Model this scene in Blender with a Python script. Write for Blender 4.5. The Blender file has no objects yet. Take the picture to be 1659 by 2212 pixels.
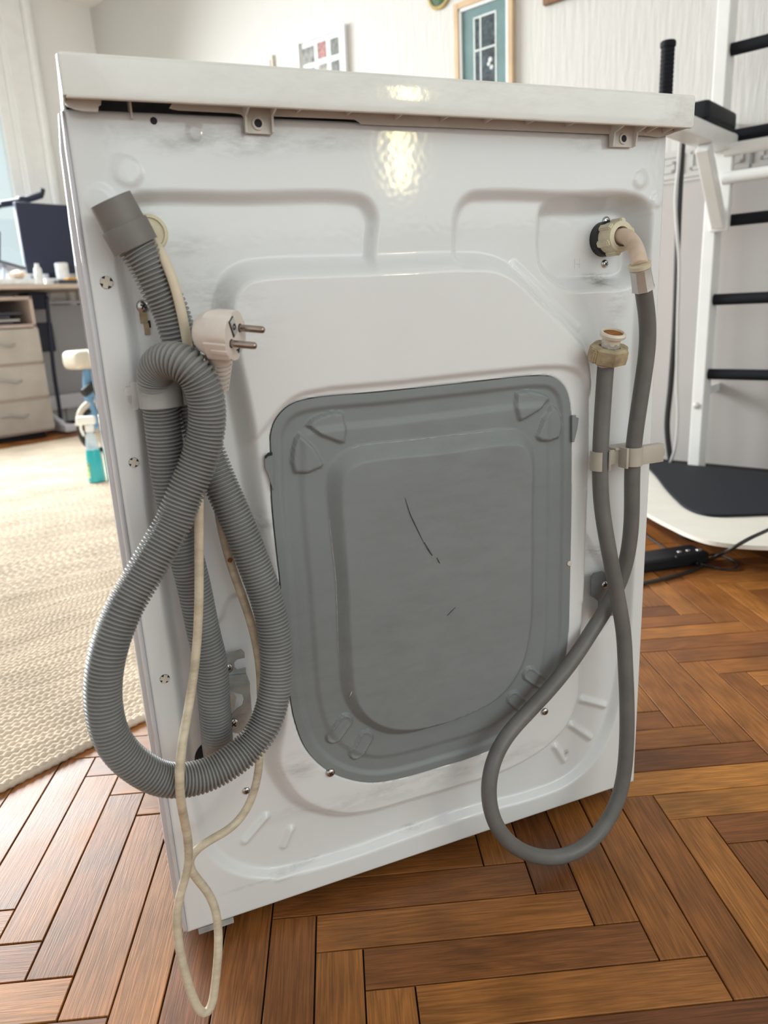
import bpy, bmesh, math, random
import numpy as np
from mathutils import Vector, Matrix, Euler
from mathutils.geometry import delaunay_2d_cdt
random.seed(7); RNG = np.random.default_rng(7)
S = bpy.context.scene
COL = S.collection

# ------------------------------------------------------------------ camera
CAMP = np.array([-0.0114, -0.6752, 0.6572]); CAMR = (1.2972, 0.0489, -0.3837); FPX = 1575.8
cam = bpy.data.cameras.new('camera'); camo = bpy.data.objects.new('camera', cam); COL.objects.link(camo)
camo.location = CAMP; camo.rotation_euler = CAMR
cam.sensor_fit = 'VERTICAL'; cam.sensor_height = 36.0; cam.lens = 36.0 * FPX / 2212.0
cam.clip_start = 0.02; cam.clip_end = 100
cam.dof.use_dof = True; cam.dof.focus_distance = 0.80; cam.dof.aperture_fstop = cam.lens / 4.2
S.camera = camo

# ------------------------------------------------------------------ world, lights, exposure
S.view_settings.view_transform = 'Standard'; S.view_settings.look = 'None'
S.view_settings.gamma = 1.0; S.view_settings.use_curve_mapping = False
S.view_settings.exposure = 0.0
W = bpy.data.worlds.new('world'); S.world = W; W.use_nodes = True
wb = W.node_tree.nodes['Background']; wb.inputs[0].default_value = (0.88, 0.985, 1.0, 1); wb.inputs[1].default_value = 0.92

def area(name, loc, target, sx, sy, power, colr, spread=180):
    l = bpy.data.lights.new(name, 'AREA'); l.shape = 'RECTANGLE'; l.size = sx; l.size_y = sy
    l.energy = power; l.color = colr; l.spread = math.radians(spread)
    o = bpy.data.objects.new(name, l); COL.objects.link(o); o.location = loc
    d = Vector(target) - Vector(loc); o.rotation_euler = d.to_track_quat('-Z', 'Y').to_euler()
    return o
TH = math.radians(27); ca, sa = math.cos(TH), math.sin(TH)
def rm(a, b, z=0.0): return Vector((a*ca - b*sa, a*sa + b*ca, z))      # room axes (a along window wall, b along picture wall)
area('window_daylight', rm(0.75, 4.40, 1.75), rm(0.4, 0.0, 0.3), 2.4, 1.5, 215, (0.94, 0.99, 1.0), 125)
area('rear_window_daylight', rm(0.0, -3.1, 1.75), rm(0.2, 0.2, 0.9), 2.6, 1.5, 26, (0.90, 1.0, 0.99))
area('warm_lamp', (1.62, -3.05, 1.42), (0.45, 0.0, 0.77), 0.085, 0.34, 3.8, (1.0, 0.87, 0.45))

# ------------------------------------------------------------------ pixel helper: a pixel of the 1659x2212 photograph onto a plane
_R = np.array(Euler(CAMR, 'XYZ').to_matrix())
def ray(px, py): return _R @ np.array([(px-829.5)/FPX, -(py-1106)/FPX, -1.0])
def at(px, py, y=0.0):
    d = ray(px, py); return CAMP + d*((y-CAMP[1])/d[1])
def atz(px, py, z=0.0):
    d = ray(px, py); return CAMP + d*((z-CAMP[2])/d[2])
def xz(px, py, y=0.0):
    q = at(px, py, y); return (q[0], q[2])

# ------------------------------------------------------------------ materials
def nd(nt, t, **kw):
    n = nt.nodes.new(t)
    for k, v in kw.items(): setattr(n, k, v)
    return n
def mat(name, col, rough=0.5, metal=0.0, spec=0.5, bump=None, var=None, trans=0.0, coat=0.0, alpha=1.0, ior=1.45, sss=0.0):
    """principled + noise colour variation var=(scale, amount) + bump=(scale, strength)"""
    m = bpy.data.materials.new(name); m.use_nodes = True; nt = m.node_tree; b = nt.nodes['Principled BSDF']
    c = (*col, 1.0) if len(col) == 3 else col
    b.inputs['Base Color'].default_value = c; b.inputs['Roughness'].default_value = rough
    b.inputs['Metallic'].default_value = metal; b.inputs['Specular IOR Level'].default_value = spec
    b.inputs['Transmission Weight'].default_value = trans; b.inputs['Coat Weight'].default_value = coat
    b.inputs['Alpha'].default_value = alpha; b.inputs['IOR'].default_value = ior
    if sss: b.inputs['Subsurface Weight'].default_value = sss; b.inputs['Subsurface Scale'].default_value = 0.01
    tc = nd(nt, 'ShaderNodeTexCoord')
    if var:
        n = nd(nt, 'ShaderNodeTexNoise'); n.inputs['Scale'].default_value = var[0]; n.inputs['Detail'].default_value = 5
        nt.links.new(tc.outputs['Object'], n.inputs['Vector'])
        r = nd(nt, 'ShaderNodeMapRange'); r.inputs['From Min'].default_value = .3; r.inputs['From Max'].default_value = .7
        r.inputs['To Min'].default_value = 1-var[1]; r.inputs['To Max'].default_value = 1+var[1]*.4
        nt.links.new(n.outputs['Fac'], r.inputs['Value'])
        mx = nd(nt, 'ShaderNodeVectorMath', operation='SCALE'); mx.inputs[0].default_value = c[:3]
        nt.links.new(r.outputs['Result'], mx.inputs['Scale']); nt.links.new(mx.outputs['Vector'], b.inputs['Base Color'])
    if bump:
        n = nd(nt, 'ShaderNodeTexNoise'); n.inputs['Scale'].default_value = bump[0]; n.inputs['Detail'].default_value = bump[3] if len(bump) > 3 else 3
        nt.links.new(tc.outputs['Object'], n.inputs['Vector'])
        bp = nd(nt, 'ShaderNodeBump'); bp.inputs['Strength'].default_value = bump[1]; bp.inputs['Distance'].default_value = bump[2] if len(bump) > 2 else .002
        nt.links.new(n.outputs['Fac'], bp.inputs['Height']); nt.links.new(bp.outputs['Normal'], b.inputs['Normal'])
    return m

def stained(name, col, rough, stains, bump, base_var=(9, .05), dirt=(.17, .15, .13)):
    """enamel with smudges of their own shape: stains = [(x, y, z, rx, rz, strength)] in machine coordinates"""
    m = mat(name, col, rough, bump=bump, var=base_var); nt = m.node_tree; b = nt.nodes['Principled BSDF']
    src = b.inputs['Base Color'].links[0].from_socket
    tc = nd(nt, 'ShaderNodeTexCoord')
    nz = nd(nt, 'ShaderNodeTexNoise'); nz.inputs['Scale'].default_value = 46; nz.inputs['Detail'].default_value = 8; nz.inputs['Roughness'].default_value = .7
    mp = nd(nt, 'ShaderNodeMapping'); mp.inputs['Scale'].default_value = (.5, 1, 1.6)
    nt.links.new(tc.outputs['Object'], mp.inputs['Vector']); nt.links.new(mp.outputs['Vector'], nz.inputs['Vector'])
    rmp = nd(nt, 'ShaderNodeMapRange'); rmp.inputs['From Min'].default_value = .42; rmp.inputs['From Max'].default_value = .66
    nt.links.new(nz.outputs['Fac'], rmp.inputs['Value'])
    acc = None
    for (x, y, z, rx, rz, s) in stains:
        sb = nd(nt, 'ShaderNodeVectorMath', operation='SUBTRACT'); sb.inputs[1].default_value = (x, y, z)
        nt.links.new(tc.outputs['Object'], sb.inputs[0])
        dv = nd(nt, 'ShaderNodeVectorMath', operation='DIVIDE'); dv.inputs[1].default_value = (rx, 1.0, rz)
        nt.links.new(sb.outputs[0], dv.inputs[0])
        ln = nd(nt, 'ShaderNodeVectorMath', operation='LENGTH'); nt.links.new(dv.outputs[0], ln.inputs[0])
        f = nd(nt, 'ShaderNodeMapRange', interpolation_type='SMOOTHSTEP'); f.inputs['From Min'].default_value = 1; f.inputs['From Max'].default_value = .1
        f.inputs['To Min'].default_value = 0; f.inputs['To Max'].default_value = s
        nt.links.new(ln.outputs['Value'], f.inputs['Value'])
        if acc is None: acc = f.outputs['Result']
        else:
            mxx = nd(nt, 'ShaderNodeMath', operation='MAXIMUM'); nt.links.new(acc, mxx.inputs[0]); nt.links.new(f.outputs['Result'], mxx.inputs[1]); acc = mxx.outputs[0]
    mu = nd(nt, 'ShaderNodeMath', operation='MULTIPLY'); nt.links.new(acc, mu.inputs[0]); nt.links.new(rmp.outputs['Result'], mu.inputs[1])
    mix = nd(nt, 'ShaderNodeMix', data_type='RGBA'); nt.links.new(mu.outputs[0], mix.inputs['Factor'])
    nt.links.new(src, mix.inputs[6]); mix.inputs[7].default_value = (*dirt, 1); nt.links.new(mix.outputs[2], b.inputs['Base Color'])
    return m

def wood_floor(name):
    m = bpy.data.materials.new(name); m.use_nodes = True; nt = m.node_tree; b = nt.nodes['Principled BSDF']
    uv = nd(nt, 'ShaderNodeUVMap'); oi = nd(nt, 'ShaderNodeObjectInfo'); at_ = nd(nt, 'ShaderNodeAttribute', attribute_name='plank_seed')
    ad = nd(nt, 'ShaderNodeMath', operation='ADD'); nt.links.new(oi.outputs['Random'], ad.inputs[0]); nt.links.new(at_.outputs['Fac'], ad.inputs[1])
    fr = nd(nt, 'ShaderNodeMath', operation='FRACT'); nt.links.new(ad.outputs[0], fr.inputs[0])
    sc = nd(nt, 'ShaderNodeMath', operation='MULTIPLY'); sc.inputs[1].default_value = 37.0; nt.links.new(fr.outputs[0], sc.inputs[0])
    cb = nd(nt, 'ShaderNodeCombineXYZ'); nt.links.new(sc.outputs[0], cb.inputs[0]); nt.links.new(sc.outputs[0], cb.inputs[1]); nt.links.new(sc.outputs[0], cb.inputs[2])
    va = nd(nt, 'ShaderNodeVectorMath', operation='ADD'); nt.links.new(uv.outputs[0], va.inputs[0]); nt.links.new(cb.outputs[0], va.inputs[1])
    # growth-ring figure: long wavy bands
    mp = nd(nt, 'ShaderNodeMapping'); mp.inputs['Scale'].default_value = (1.1, 17, 1); nt.links.new(va.outputs[0], mp.inputs['Vector'])
    n1 = nd(nt, 'ShaderNodeTexNoise'); n1.inputs['Scale'].default_value = 2.6; n1.inputs['Detail'].default_value = 3; n1.inputs['Distortion'].default_value = .6; nt.links.new(mp.outputs[0], n1.inputs['Vector'])
    rings = nd(nt, 'ShaderNodeMath', operation='MULTIPLY'); rings.inputs[1].default_value = 9.0; nt.links.new(n1.outputs['Fac'], rings.inputs[0])
    rf = nd(nt, 'ShaderNodeMath', operation='PINGPONG'); rf.inputs[1].default_value = .5; nt.links.new(rings.outputs[0], rf.inputs[0])
    # fine pores
    mp2 = nd(nt, 'ShaderNodeMapping'); mp2.inputs['Scale'].default_value = (14, 420, 1); nt.links.new(va.outputs[0], mp2.inputs['Vector'])
    n2 = nd(nt, 'ShaderNodeTexNoise'); n2.inputs['Scale'].default_value = 1.6; n2.inputs['Detail'].default_value = 4; nt.links.new(mp2.outputs[0], n2.inputs['Vector'])
    # blotches
    n3 = nd(nt, 'ShaderNodeTexNoise'); n3.inputs['Scale'].default_value = 11; n3.inputs['Detail'].default_value = 4; nt.links.new(va.outputs[0], n3.inputs['Vector'])
    ramp = nd(nt, 'ShaderNodeValToRGB'); e = ramp.color_ramp.elements
    e[0].position = 0; e[0].color = (.15, .052, .018, 1); e[1].position = 1; e[1].color = (.52, .215, .045, 1)
    for p, c in ((.15, (.235, .084, .024, 1)), (.45, (.305, .113, .028, 1)), (.75, (.35, .134, .032, 1)), (.9, (.40, .156, .036, 1))):
        k = e.new(p); k.color = c
    nt.links.new(fr.outputs[0], ramp.inputs['Fac'])
    g1 = nd(nt, 'ShaderNodeMapRange'); g1.inputs['From Min'].default_value = 0; g1.inputs['From Max'].default_value = .5; g1.inputs['To Min'].default_value = .80; g1.inputs['To Max'].default_value = 1.12
    nt.links.new(rf.outputs[0], g1.inputs['Value'])
    g2 = nd(nt, 'ShaderNodeMapRange'); g2.inputs['From Min'].default_value = .35; g2.inputs['From Max'].default_value = .65; g2.inputs['To Min'].default_value = .70; g2.inputs['To Max'].default_value = 1.10
    nt.links.new(n2.outputs['Fac'], g2.inputs['Value'])
    g3 = nd(nt, 'ShaderNodeMapRange'); g3.inputs['From Min'].default_value = .3; g3.inputs['From Max'].default_value = .7; g3.inputs['To Min'].default_value = .72; g3.inputs['To Max'].default_value = 1.2
    nt.links.new(n3.outputs['Fac'], g3.inputs['Value'])
    p1 = nd(nt, 'ShaderNodeMath', operation='MULTIPLY'); nt.links.new(g1.outputs[0], p1.inputs[0]); nt.links.new(g2.outputs[0], p1.inputs[1])
    p2 = nd(nt, 'ShaderNodeMath', operation='MULTIPLY'); nt.links.new(p1.outputs[0], p2.inputs[0]); nt.links.new(g3.outputs[0], p2.inputs[1])
    vm = nd(nt, 'ShaderNodeVectorMath', operation='SCALE'); nt.links.new(ramp.outputs['Color'], vm.inputs[0]); nt.links.new(p2.outputs[0], vm.inputs['Scale'])
    nt.links.new(vm.outputs[0], b.inputs['Base Color'])
    rr = nd(nt, 'ShaderNodeMapRange'); rr.inputs['To Min'].default_value = .30; rr.inputs['To Max'].default_value = .50; nt.links.new(n3.outputs['Fac'], rr.inputs['Value'])
    nt.links.new(rr.outputs[0], b.inputs['Roughness'])
    hs = nd(nt, 'ShaderNodeMath', operation='MULTIPLY_ADD'); nt.links.new(n3.outputs['Fac'], hs.inputs[0]); hs.inputs[1].default_value = 1.2; nt.links.new(p1.outputs[0], hs.inputs[2])
    bp = nd(nt, 'ShaderNodeBump'); bp.inputs['Strength'].default_value = .17; bp.inputs['Distance'].default_value = .0008
    nt.links.new(hs.outputs[0], bp.inputs['Height']); nt.links.new(bp.outputs[0], b.inputs['Normal'])
    b.inputs['Specular IOR Level'].default_value = .42
    return m

def zsplit_wall(name):
    """painted wallpaper with fine vertical relief above, plain greyer paper below the border"""
    m = mat(name, (.74, .72, .69), .75); nt = m.node_tree; b = nt.nodes['Principled BSDF']
    ge = nd(nt, 'ShaderNodeNewGeometry'); sp = nd(nt, 'ShaderNodeSeparateXYZ'); nt.links.new(ge.outputs['Position'], sp.inputs[0])
    st = nd(nt, 'ShaderNodeMapRange'); st.inputs['From Min'].default_value = 1.045; st.inputs['From Max'].default_value = 1.05; nt.links.new(sp.outputs['Z'], st.inputs['Value'])
    mix = nd(nt, 'ShaderNodeMix', data_type='RGBA'); nt.links.new(st.outputs[0], mix.inputs['Factor'])
    mix.inputs[6].default_value = (.50, .468, .455, 1); mix.inputs[7].default_value = (.62, .605, .585, 1); nt.links.new(mix.outputs[2], b.inputs['Base Color'])
    mp = nd(nt, 'ShaderNodeMapping'); mp.inputs['Scale'].default_value = (60, 60, 7); nt.links.new(ge.outputs['Position'], mp.inputs['Vector'])
    n = nd(nt, 'ShaderNodeTexNoise'); n.inputs['Scale'].default_value = 1; n.inputs['Detail'].default_value = 4; nt.links.new(mp.outputs[0], n.inputs['Vector'])
    mu = nd(nt, 'ShaderNodeMath', operation='MULTIPLY'); nt.links.new(n.outputs['Fac'], mu.inputs[0]); nt.links.new(st.outputs[0], mu.inputs[1])
    bp = nd(nt, 'ShaderNodeBump'); bp.inputs['Strength'].default_value = .5; bp.inputs['Distance'].default_value = .006; nt.links.new(mu.outputs[0], bp.inputs['Height'])
    nt.links.new(bp.outputs[0], b.inputs['Normal'])
    return m

M = {}
M['white_plastic'] = stained('white_plastic', (.80, .80, .77), .08, [(.30, -.03, .84, .4, .03, .15), (.58, -.03, .835, .05, .03, .3)], (180, .03))
M['cream_plastic'] = mat('cream_plastic', (.66, .60, .52), .45, var=(40, .15))
M['ledge_plastic'] = mat('ledge_plastic', (.70, .66, .61), .5, var=(30, .12))
_st = []
for px, py, rx, rz, s in ((470, 300, .12, .02, .55), (660, 300, .10, .015, .45), (820, 290, .05, .012, .3), (1270, 300, .06, .02, .35), (1330, 600, .03, .016, .95), (1345, 650, .02, .05, .35),
                          (455, 640, .03, .03, .35), (1275, 770, .02, .02, .5), (560, 1130, .02, .02, .5), (1275, 1010, .012, .02, .5), (892, 1795, .02, .006, .8), (640, 1880, .12, .004, .5),
                          (1232, 1636, .007, .008, 1.), (1297, 1200, .03, .012, .6), (420, 580, .03, .05, .3), (520, 680, .05, .05, .2), (640, 1650, .03, .03, .4), (900, 1680, .3, .02, .3), (300, 470, .03, .04, .35)):
    q = at(px, py, 0); _st.append((q[0], q[1], q[2], rx, rz, s))
M['enamel'] = stained('enamel', (.77, .778, .79), .085, _st, (170, .05, .001, 0), base_var=(6, .035))
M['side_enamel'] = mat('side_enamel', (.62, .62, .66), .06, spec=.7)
M['grey_steel'] = stained('grey_steel', (.222, .240, .248), .5, [(.33, 0, .45, .2, .25, .2), (.25, 0, .3, .3, .2, .2)], (300, .05, .001), base_var=(14, .05), dirt=(.12, .115, .11))
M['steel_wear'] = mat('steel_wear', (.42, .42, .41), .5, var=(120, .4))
M['galvanised'] = mat('galvanised', (.50, .52, .52), .40, metal=.35, var=(60, .3))
M['grey_plate'] = mat('grey_plate', (.20, .21, .215), .45, metal=.2, var=(60, .2))
M['screw_steel'] = mat('screw_steel', (.55, .54, .52), .22, metal=1.0)
M['dark'] = mat('dark', (.012, .013, .02), .6, var=(20, .2))
M['scuff'] = mat('scuff', (.085, .085, .085), .8, var=(300, .5))
M['hose_ribbed'] = mat('hose_ribbed', (.245, .243, .24), .45, var=(25, .18))
M['hose_cuff'] = mat('hose_cuff', (.185, .172, .165), .55, var=(22, .18))
M['hose_rubber'] = mat('hose_rubber', (.158, .153, .148), .42, var=(28, .2))
M['cord'] = stained('cord', (.68, .585, .45), .5, [(.10, -.03, .25, .5, .5, .55)], (200, .04), base_var=(30, .12), dirt=(.22, .15, .09))
M['plug_white'] = mat('plug_white', (.74, .665, .615), .42, var=(60, .10))
M['pin'] = mat('pin', (.40, .34, .30), .2, metal=1.0, var=(60, .25))
M['nut_beige'] = mat('nut_beige', (.68, .61, .45), .45, var=(60, .15))
M['nut_dirty'] = mat('nut_dirty', (.45, .36, .23), .6, var=(70, .45), bump=(200, .3))
M['elbow'] = mat('elbow', (.72, .57, .45), .3, var=(30, .2), sss=.2)
M['rust'] = mat('rust', (.32, .12, .03), .8, var=(90, .6))
M['cap_white'] = mat('cap_white', (.74, .67, .58), .4, var=(60, .1))
M['clip'] = mat('clip', (.72, .71, .71), .30, alpha=.36, var=(40, .1))
M['clip_right'] = mat('clip_right', (.56, .51, .44), .4, alpha=.86, var=(40, .1))
M['crimp'] = mat('crimp', (.60, .585, .57), .36, metal=.55, var=(60, .15))
M['black_rubber'] = mat('black_rubber', (.016, .016, .018), .5)
M['floor_base'] = mat('floor_base', (.008, .005, .004), .9, var=(30, .3))
M['parquet'] = wood_floor('parquet')
M['wall'] = zsplit_wall('wall')
M['wall_window'] = mat('wall_window', (.84, .83, .81), .8, bump=(40, .15))
M['ceiling'] = mat('ceiling', (.86, .83, .79), .85, var=(3, .04))
M['trim_white'] = mat('trim_white', (.82, .82, .80), .45, var=(20, .04))
M['relief'] = mat('relief', (.56, .545, .53), .7, bump=(90, .2))
M['ladder_white'] = mat('ladder_white', (.78, .78, .77), .3, var=(15, .04))
M['foam_black'] = mat('foam_black', (.008, .009, .013), .7, spec=.25, bump=(300, .15))
M['pad_black'] = mat('pad_black', (.010, .011, .015), .55, spec=.3, bump=(250, .1))
M['board_white'] = mat('board_white', (.74, .71, .64), .4, var=(12, .05))
M['mat_black'] = mat('mat_black', (.012, .014, .02), .7, spec=.25, bump=(400, .2))
M['cable_black'] = mat('cable_black', (.02, .018, .018), .45)
M['cable_grey'] = mat('cable_grey', (.5, .49, .47), .5)
M['oak'] = mat('oak', (.56, .44, .30), .5, var=(14, .18))
M['desk_wood'] = mat('desk_wood', (.57, .47, .39), .45, var=(9, .12))
M['drawer_cream'] = mat('drawer_cream', (.46, .42, .375), .5, var=(7, .15))
M['carcass'] = mat('carcass', (.50, .40, .35), .5, var=(9, .12))
M['handle_grey'] = mat('handle_grey', (.42, .41, .40), .3, metal=.7)
M['screen_black'] = mat('screen_black', (.022, .028, .060), .55)
M['navy'] = mat('navy', (.02, .025, .05), .5, var=(20, .2))
M['metal_white'] = mat('metal_white', (.66, .68, .74), .35, var=(10, .05))
M['radiator'] = mat('radiator', (.50, .50, .52), .45, var=(6, .05))
M['teal_liquid'] = mat('teal_liquid', (.03, .42, .47), .15, var=(9, .1))
M['clear_plastic'] = mat('clear_plastic', (.62, .72, .80), .12, alpha=.55)
M['label_green'] = mat('label_green', (.42, .62, .30), .4, var=(60, .6))
M['cream_soft'] = mat('cream_soft', (.58, .53, .45), .5)
M['blue_paint'] = mat('blue_paint', (.13, .28, .45), .4)
M['orange'] = mat('orange', (.75, .38, .06), .5)
M['paper'] = mat('paper', (.82, .84, .86), .7, var=(30, .15))
M['folder'] = mat('folder', (.06, .06, .08), .5, var=(12, .4))
M['frame_white'] = mat('frame_white', (.78, .79, .80), .4)
M['frame_oak'] = mat('frame_oak', (.60, .43, .27), .5, var=(12, .15))
M['frame_brown'] = mat('frame_brown', (.23, .12, .06), .5, var=(20, .2))
M['teal_print'] = mat('teal_print', (.15, .245, .25), .6, var=(16, .15))
M['pane_dark'] = mat('pane_dark', (.05, .075, .09), .4, var=(55, .9))
M['print_white'] = mat('print_white', (.70, .74, .74), .6, var=(40, .15))
M['green_plaque'] = mat('green_plaque', (.035, .10, .03), .4, var=(60, .7))
M['gold_rim'] = mat('gold_rim', (.50, .38, .16), .4, var=(50, .3))
for i, c in enumerate(((.22, .21, .20), (.38, .16, .15), (.16, .17, .15), (.30, .27, .24), (.07, .10, .16), (.42, .33, .28))):
    M['photo%d' % i] = mat('photo_print_%d' % i, c, .4, var=(45, .8))

def rugmat():
    m = mat('jute', (.71, .60, .475), .9, var=(5, .22)); nt = m.node_tree; b = nt.nodes['Principled BSDF']
    tc = nd(nt, 'ShaderNodeTexCoord'); n = nd(nt, 'ShaderNodeTexNoise'); n.inputs['Scale'].default_value = 260; n.inputs['Detail'].default_value = 3
    nt.links.new(tc.outputs['Object'], n.inputs['Vector'])
    bp = nd(nt, 'ShaderNodeBump'); bp.inputs['Strength'].default_value = .6; bp.inputs['Distance'].default_value = .002
    nt.links.new(n.outputs['Fac'], bp.inputs['Height']); nt.links.new(bp.outputs[0], b.inputs['Normal'])
    return m
M['jute'] = rugmat()

def glassmat():
    m = bpy.data.materials.new('window_glass'); m.use_nodes = True; nt = m.node_tree
    for n in list(nt.nodes): nt.nodes.remove(n)
    o = nd(nt, 'ShaderNodeOutputMaterial'); mx = nd(nt, 'ShaderNodeMixShader'); mx.inputs[0].default_value = .06
    t = nd(nt, 'ShaderNodeBsdfTransparent'); t.inputs[0].default_value = (.95, .98, .98, 1); g = nd(nt, 'ShaderNodeBsdfGlossy'); g.inputs['Roughness'].default_value = .02
    nt.links.new(t.outputs[0], mx.inputs[1]); nt.links.new(g.outputs[0], mx.inputs[2]); nt.links.new(mx.outputs[0], o.inputs[0])
    return m
M['glass'] = glassmat()

# ------------------------------------------------------------------ object helpers
ROOTS = {}
def link(name, me, parent=None, world=False):
    o = bpy.data.objects.new(name, me); COL.objects.link(o)
    if parent is not None:
        o.parent = parent
        if world and parent.name in ROOTS: o.matrix_parent_inverse = ROOTS[parent.name].inverted()
    return o
def tag(o, label=None, cat=None, group=None, kind=None):
    if label: o['label'] = label
    if cat: o['category'] = cat
    if group: o['group'] = group
    if kind: o['kind'] = kind
    return o
def thing(name, label, cat, loc=(0, 0, 0), rz=0.0, group=None):
    o = bpy.data.objects.new(name, None); COL.objects.link(o); o.location = loc; o.rotation_euler = (0, 0, rz); o.empty_display_size = .05
    ROOTS[o.name] = Matrix.LocRotScale(Vector(loc), Euler((0, 0, rz)), None)
    return tag(o, label, cat, group)
def mesh(name, v, f, mats, smooth=False, auto=None):
    me = bpy.data.meshes.new(name); me.from_pydata([tuple(map(float, p)) for p in v], [], [tuple(map(int, q)) for q in f])
    if not isinstance(mats, (list, tuple)): mats = [mats]
    for m in mats: me.materials.append(M[m] if isinstance(m, str) else m)
    if smooth: me.polygons.foreach_set('use_smooth', [True]*len(me.polygons))
    me.update()
    if auto is not None:
        me.polygons.foreach_set('use_smooth', [True]*len(me.polygons)); me.set_sharp_from_angle(angle=math.radians(auto))
    return me
class B:
    """collects shapes into one bmesh"""
    def __init__(s): s.bm = bmesh.new(); s.mi = 0
    def _m(s, faces):
        for f in faces: f.material_index = s.mi
    def box(s, c, size, rot=None, bev=0.0, seg=2):
        t = bmesh.new(); bmesh.ops.create_cube(t, size=1.0)
        bmesh.ops.scale(t, vec=size, verts=t.verts)
        if bev > 0: bmesh.ops.bevel(t, geom=list(t.edges), offset=bev, segments=seg, affect='EDGES', profile=.6, clamp_overlap=True)
        if rot is not None: bmesh.ops.rotate(t, cent=(0, 0, 0), matrix=rot, verts=t.verts)
        bmesh.ops.translate(t, vec=c, verts=t.verts); s.merge(t); return s
    def merge(s, t):
        idx = {v: s.bm.verts.new(v.co) for v in t.verts}
        for f in t.faces:
            n = s.bm.faces.new([idx[v] for v in f.verts]); n.material_index = s.mi
        t.free()
    def raw(s, v, f):
        vs = [s.bm.verts.new(p) for p in v]
        for q in f:
            try: n = s.bm.faces.new([vs[i] for i in q]); n.material_index = s.mi
            except ValueError: pass
        return s
    def lathe(s, prof, seg=24, mat4=None, cap0=True, cap1=True):
        """prof = [(r, h)] along +z"""
        v = []; f = []; n = len(prof)
        for r, h in prof:
            for k in range(seg):
                t = 2*math.pi*k/seg; v.append(Vector((r*math.cos(t), r*math.sin(t), h)))
        for i in range(n-1):
            for k in range(seg):
                k2 = (k+1) % seg; f.append((i*seg+k, i*seg+k2, (i+1)*seg+k2, (i+1)*seg+k))
        if cap0: f.append(tuple(reversed(range(seg))))
        if cap1: f.append(tuple(range((n-1)*seg, n*seg)))
        if mat4 is not None: v = [mat4 @ p for p in v]
        return s.raw(v, f)
    def prism(s, poly, d0, d1, axis='y', mat4=None):
        """extrude 2D polygon; axis y: poly in (x, z), extruded from y=d0 to d1; axis z: poly in (x, y)"""
        n = len(poly)
        if axis == 'y': v = [Vector((p[0], d0, p[1])) for p in poly] + [Vector((p[0], d1, p[1])) for p in poly]
        elif axis == 'x': v = [Vector((d0, p[0], p[1])) for p in poly] + [Vector((d1, p[0], p[1])) for p in poly]
        else: v = [Vector((p[0], p[1], d0)) for p in poly] + [Vector((p[0], p[1], d1)) for p in poly]
        if mat4 is not None: v = [mat4 @ p for p in v]
        f = [tuple(range(n)), tuple(reversed(range(n, 2*n)))] + [(i, i+n, (i+1) % n+n, (i+1) % n) for i in range(n)]
        return s.raw(v, f)
    def tube(s, pts, r, seg=10, step=None, caps=True):
        v, f = sweep(pts, r, seg, step, caps); return s.raw(v, f)
    def build(s, name, mats, parent=None, world=False, smooth=None, loc=None, rz=None, bevel=0):
        if bevel: bmesh.ops.bevel(s.bm, geom=[e for e in s.bm.edges if len(e.link_faces) == 2 and e.calc_face_angle(0) > .6], offset=bevel, segments=2, affect='EDGES', clamp_overlap=True)
        bmesh.ops.recalc_face_normals(s.bm, faces=s.bm.faces)
        me = bpy.data.meshes.new(name); s.bm.to_mesh(me); s.bm.free()
        if not isinstance(mats, (list, tuple)): mats = [mats]
        for m in mats: me.materials.append(M[m])
        if smooth is not None:
            me.polygons.foreach_set('use_smooth', [True]*len(me.polygons)); me.set_sharp_from_angle(angle=math.radians(smooth))
        o = link(name, me, parent, world)
        if loc is not None: o.location = loc
        if rz is not None: o.rotation_euler = (0, 0, rz)
        return o
def spline(P, n=12, closed=False):
    P = np.asarray(P, float); N = len(P); out = []
    rng = range(N) if closed else range(N-1)
    for i in rng:
        if closed: p0, p1, p2, p3 = P[(i-1) % N], P[i], P[(i+1) % N], P[(i+2) % N]
        else: p0, p1, p2, p3 = P[max(i-1, 0)], P[i], P[i+1], P[min(i+2, N-1)]
        # centripetal-like tangents
        d1 = np.linalg.norm(p2-p1)**.5+1e-9; d0 = np.linalg.norm(p1-p0)**.5+1e-9; d2 = np.linalg.norm(p3-p2)**.5+1e-9
        m1 = (p2-p1) if d0 < 1e-6 else (p2-p1) + d1*((p1-p0)/d0 - (p2-p0)/(d0+d1))
        m2 = (p2-p1) if d2 < 1e-6 else (p2-p1) + d1*((p3-p2)/d2 - (p3-p1)/(d1+d2))
        for k in range(n):
            t = k/n; t2 = t*t; t3 = t2*t
            out.append((2*t3-3*t2+1)*p1+(t3-2*t2+t)*m1+(-2*t3+3*t2)*p2+(t3-t2)*m2)
    if not closed: out.append(P[-1])
    return np.array(out)
def resample(P, step):
    d = np.r_[0, np.cumsum(np.linalg.norm(np.diff(P, axis=0), axis=1))]; n = max(2, int(round(d[-1]/step))+1)
    t = np.linspace(0, d[-1], n); return np.stack([np.interp(t, d, P[:, k]) for k in range(3)], 1), t
def smooth_path(P, it=2, k=5):
    for _ in range(it):
        Q = np.vstack([np.repeat(P[:1], k, 0), P, np.repeat(P[-1:], k, 0)])
        w = np.ones(2*k+1)/(2*k+1); R = np.stack([np.convolve(Q[:, i], w, 'valid') for i in range(3)], 1)
        R[0] = P[0]; R[-1] = P[-1]; P = R
    return P
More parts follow.
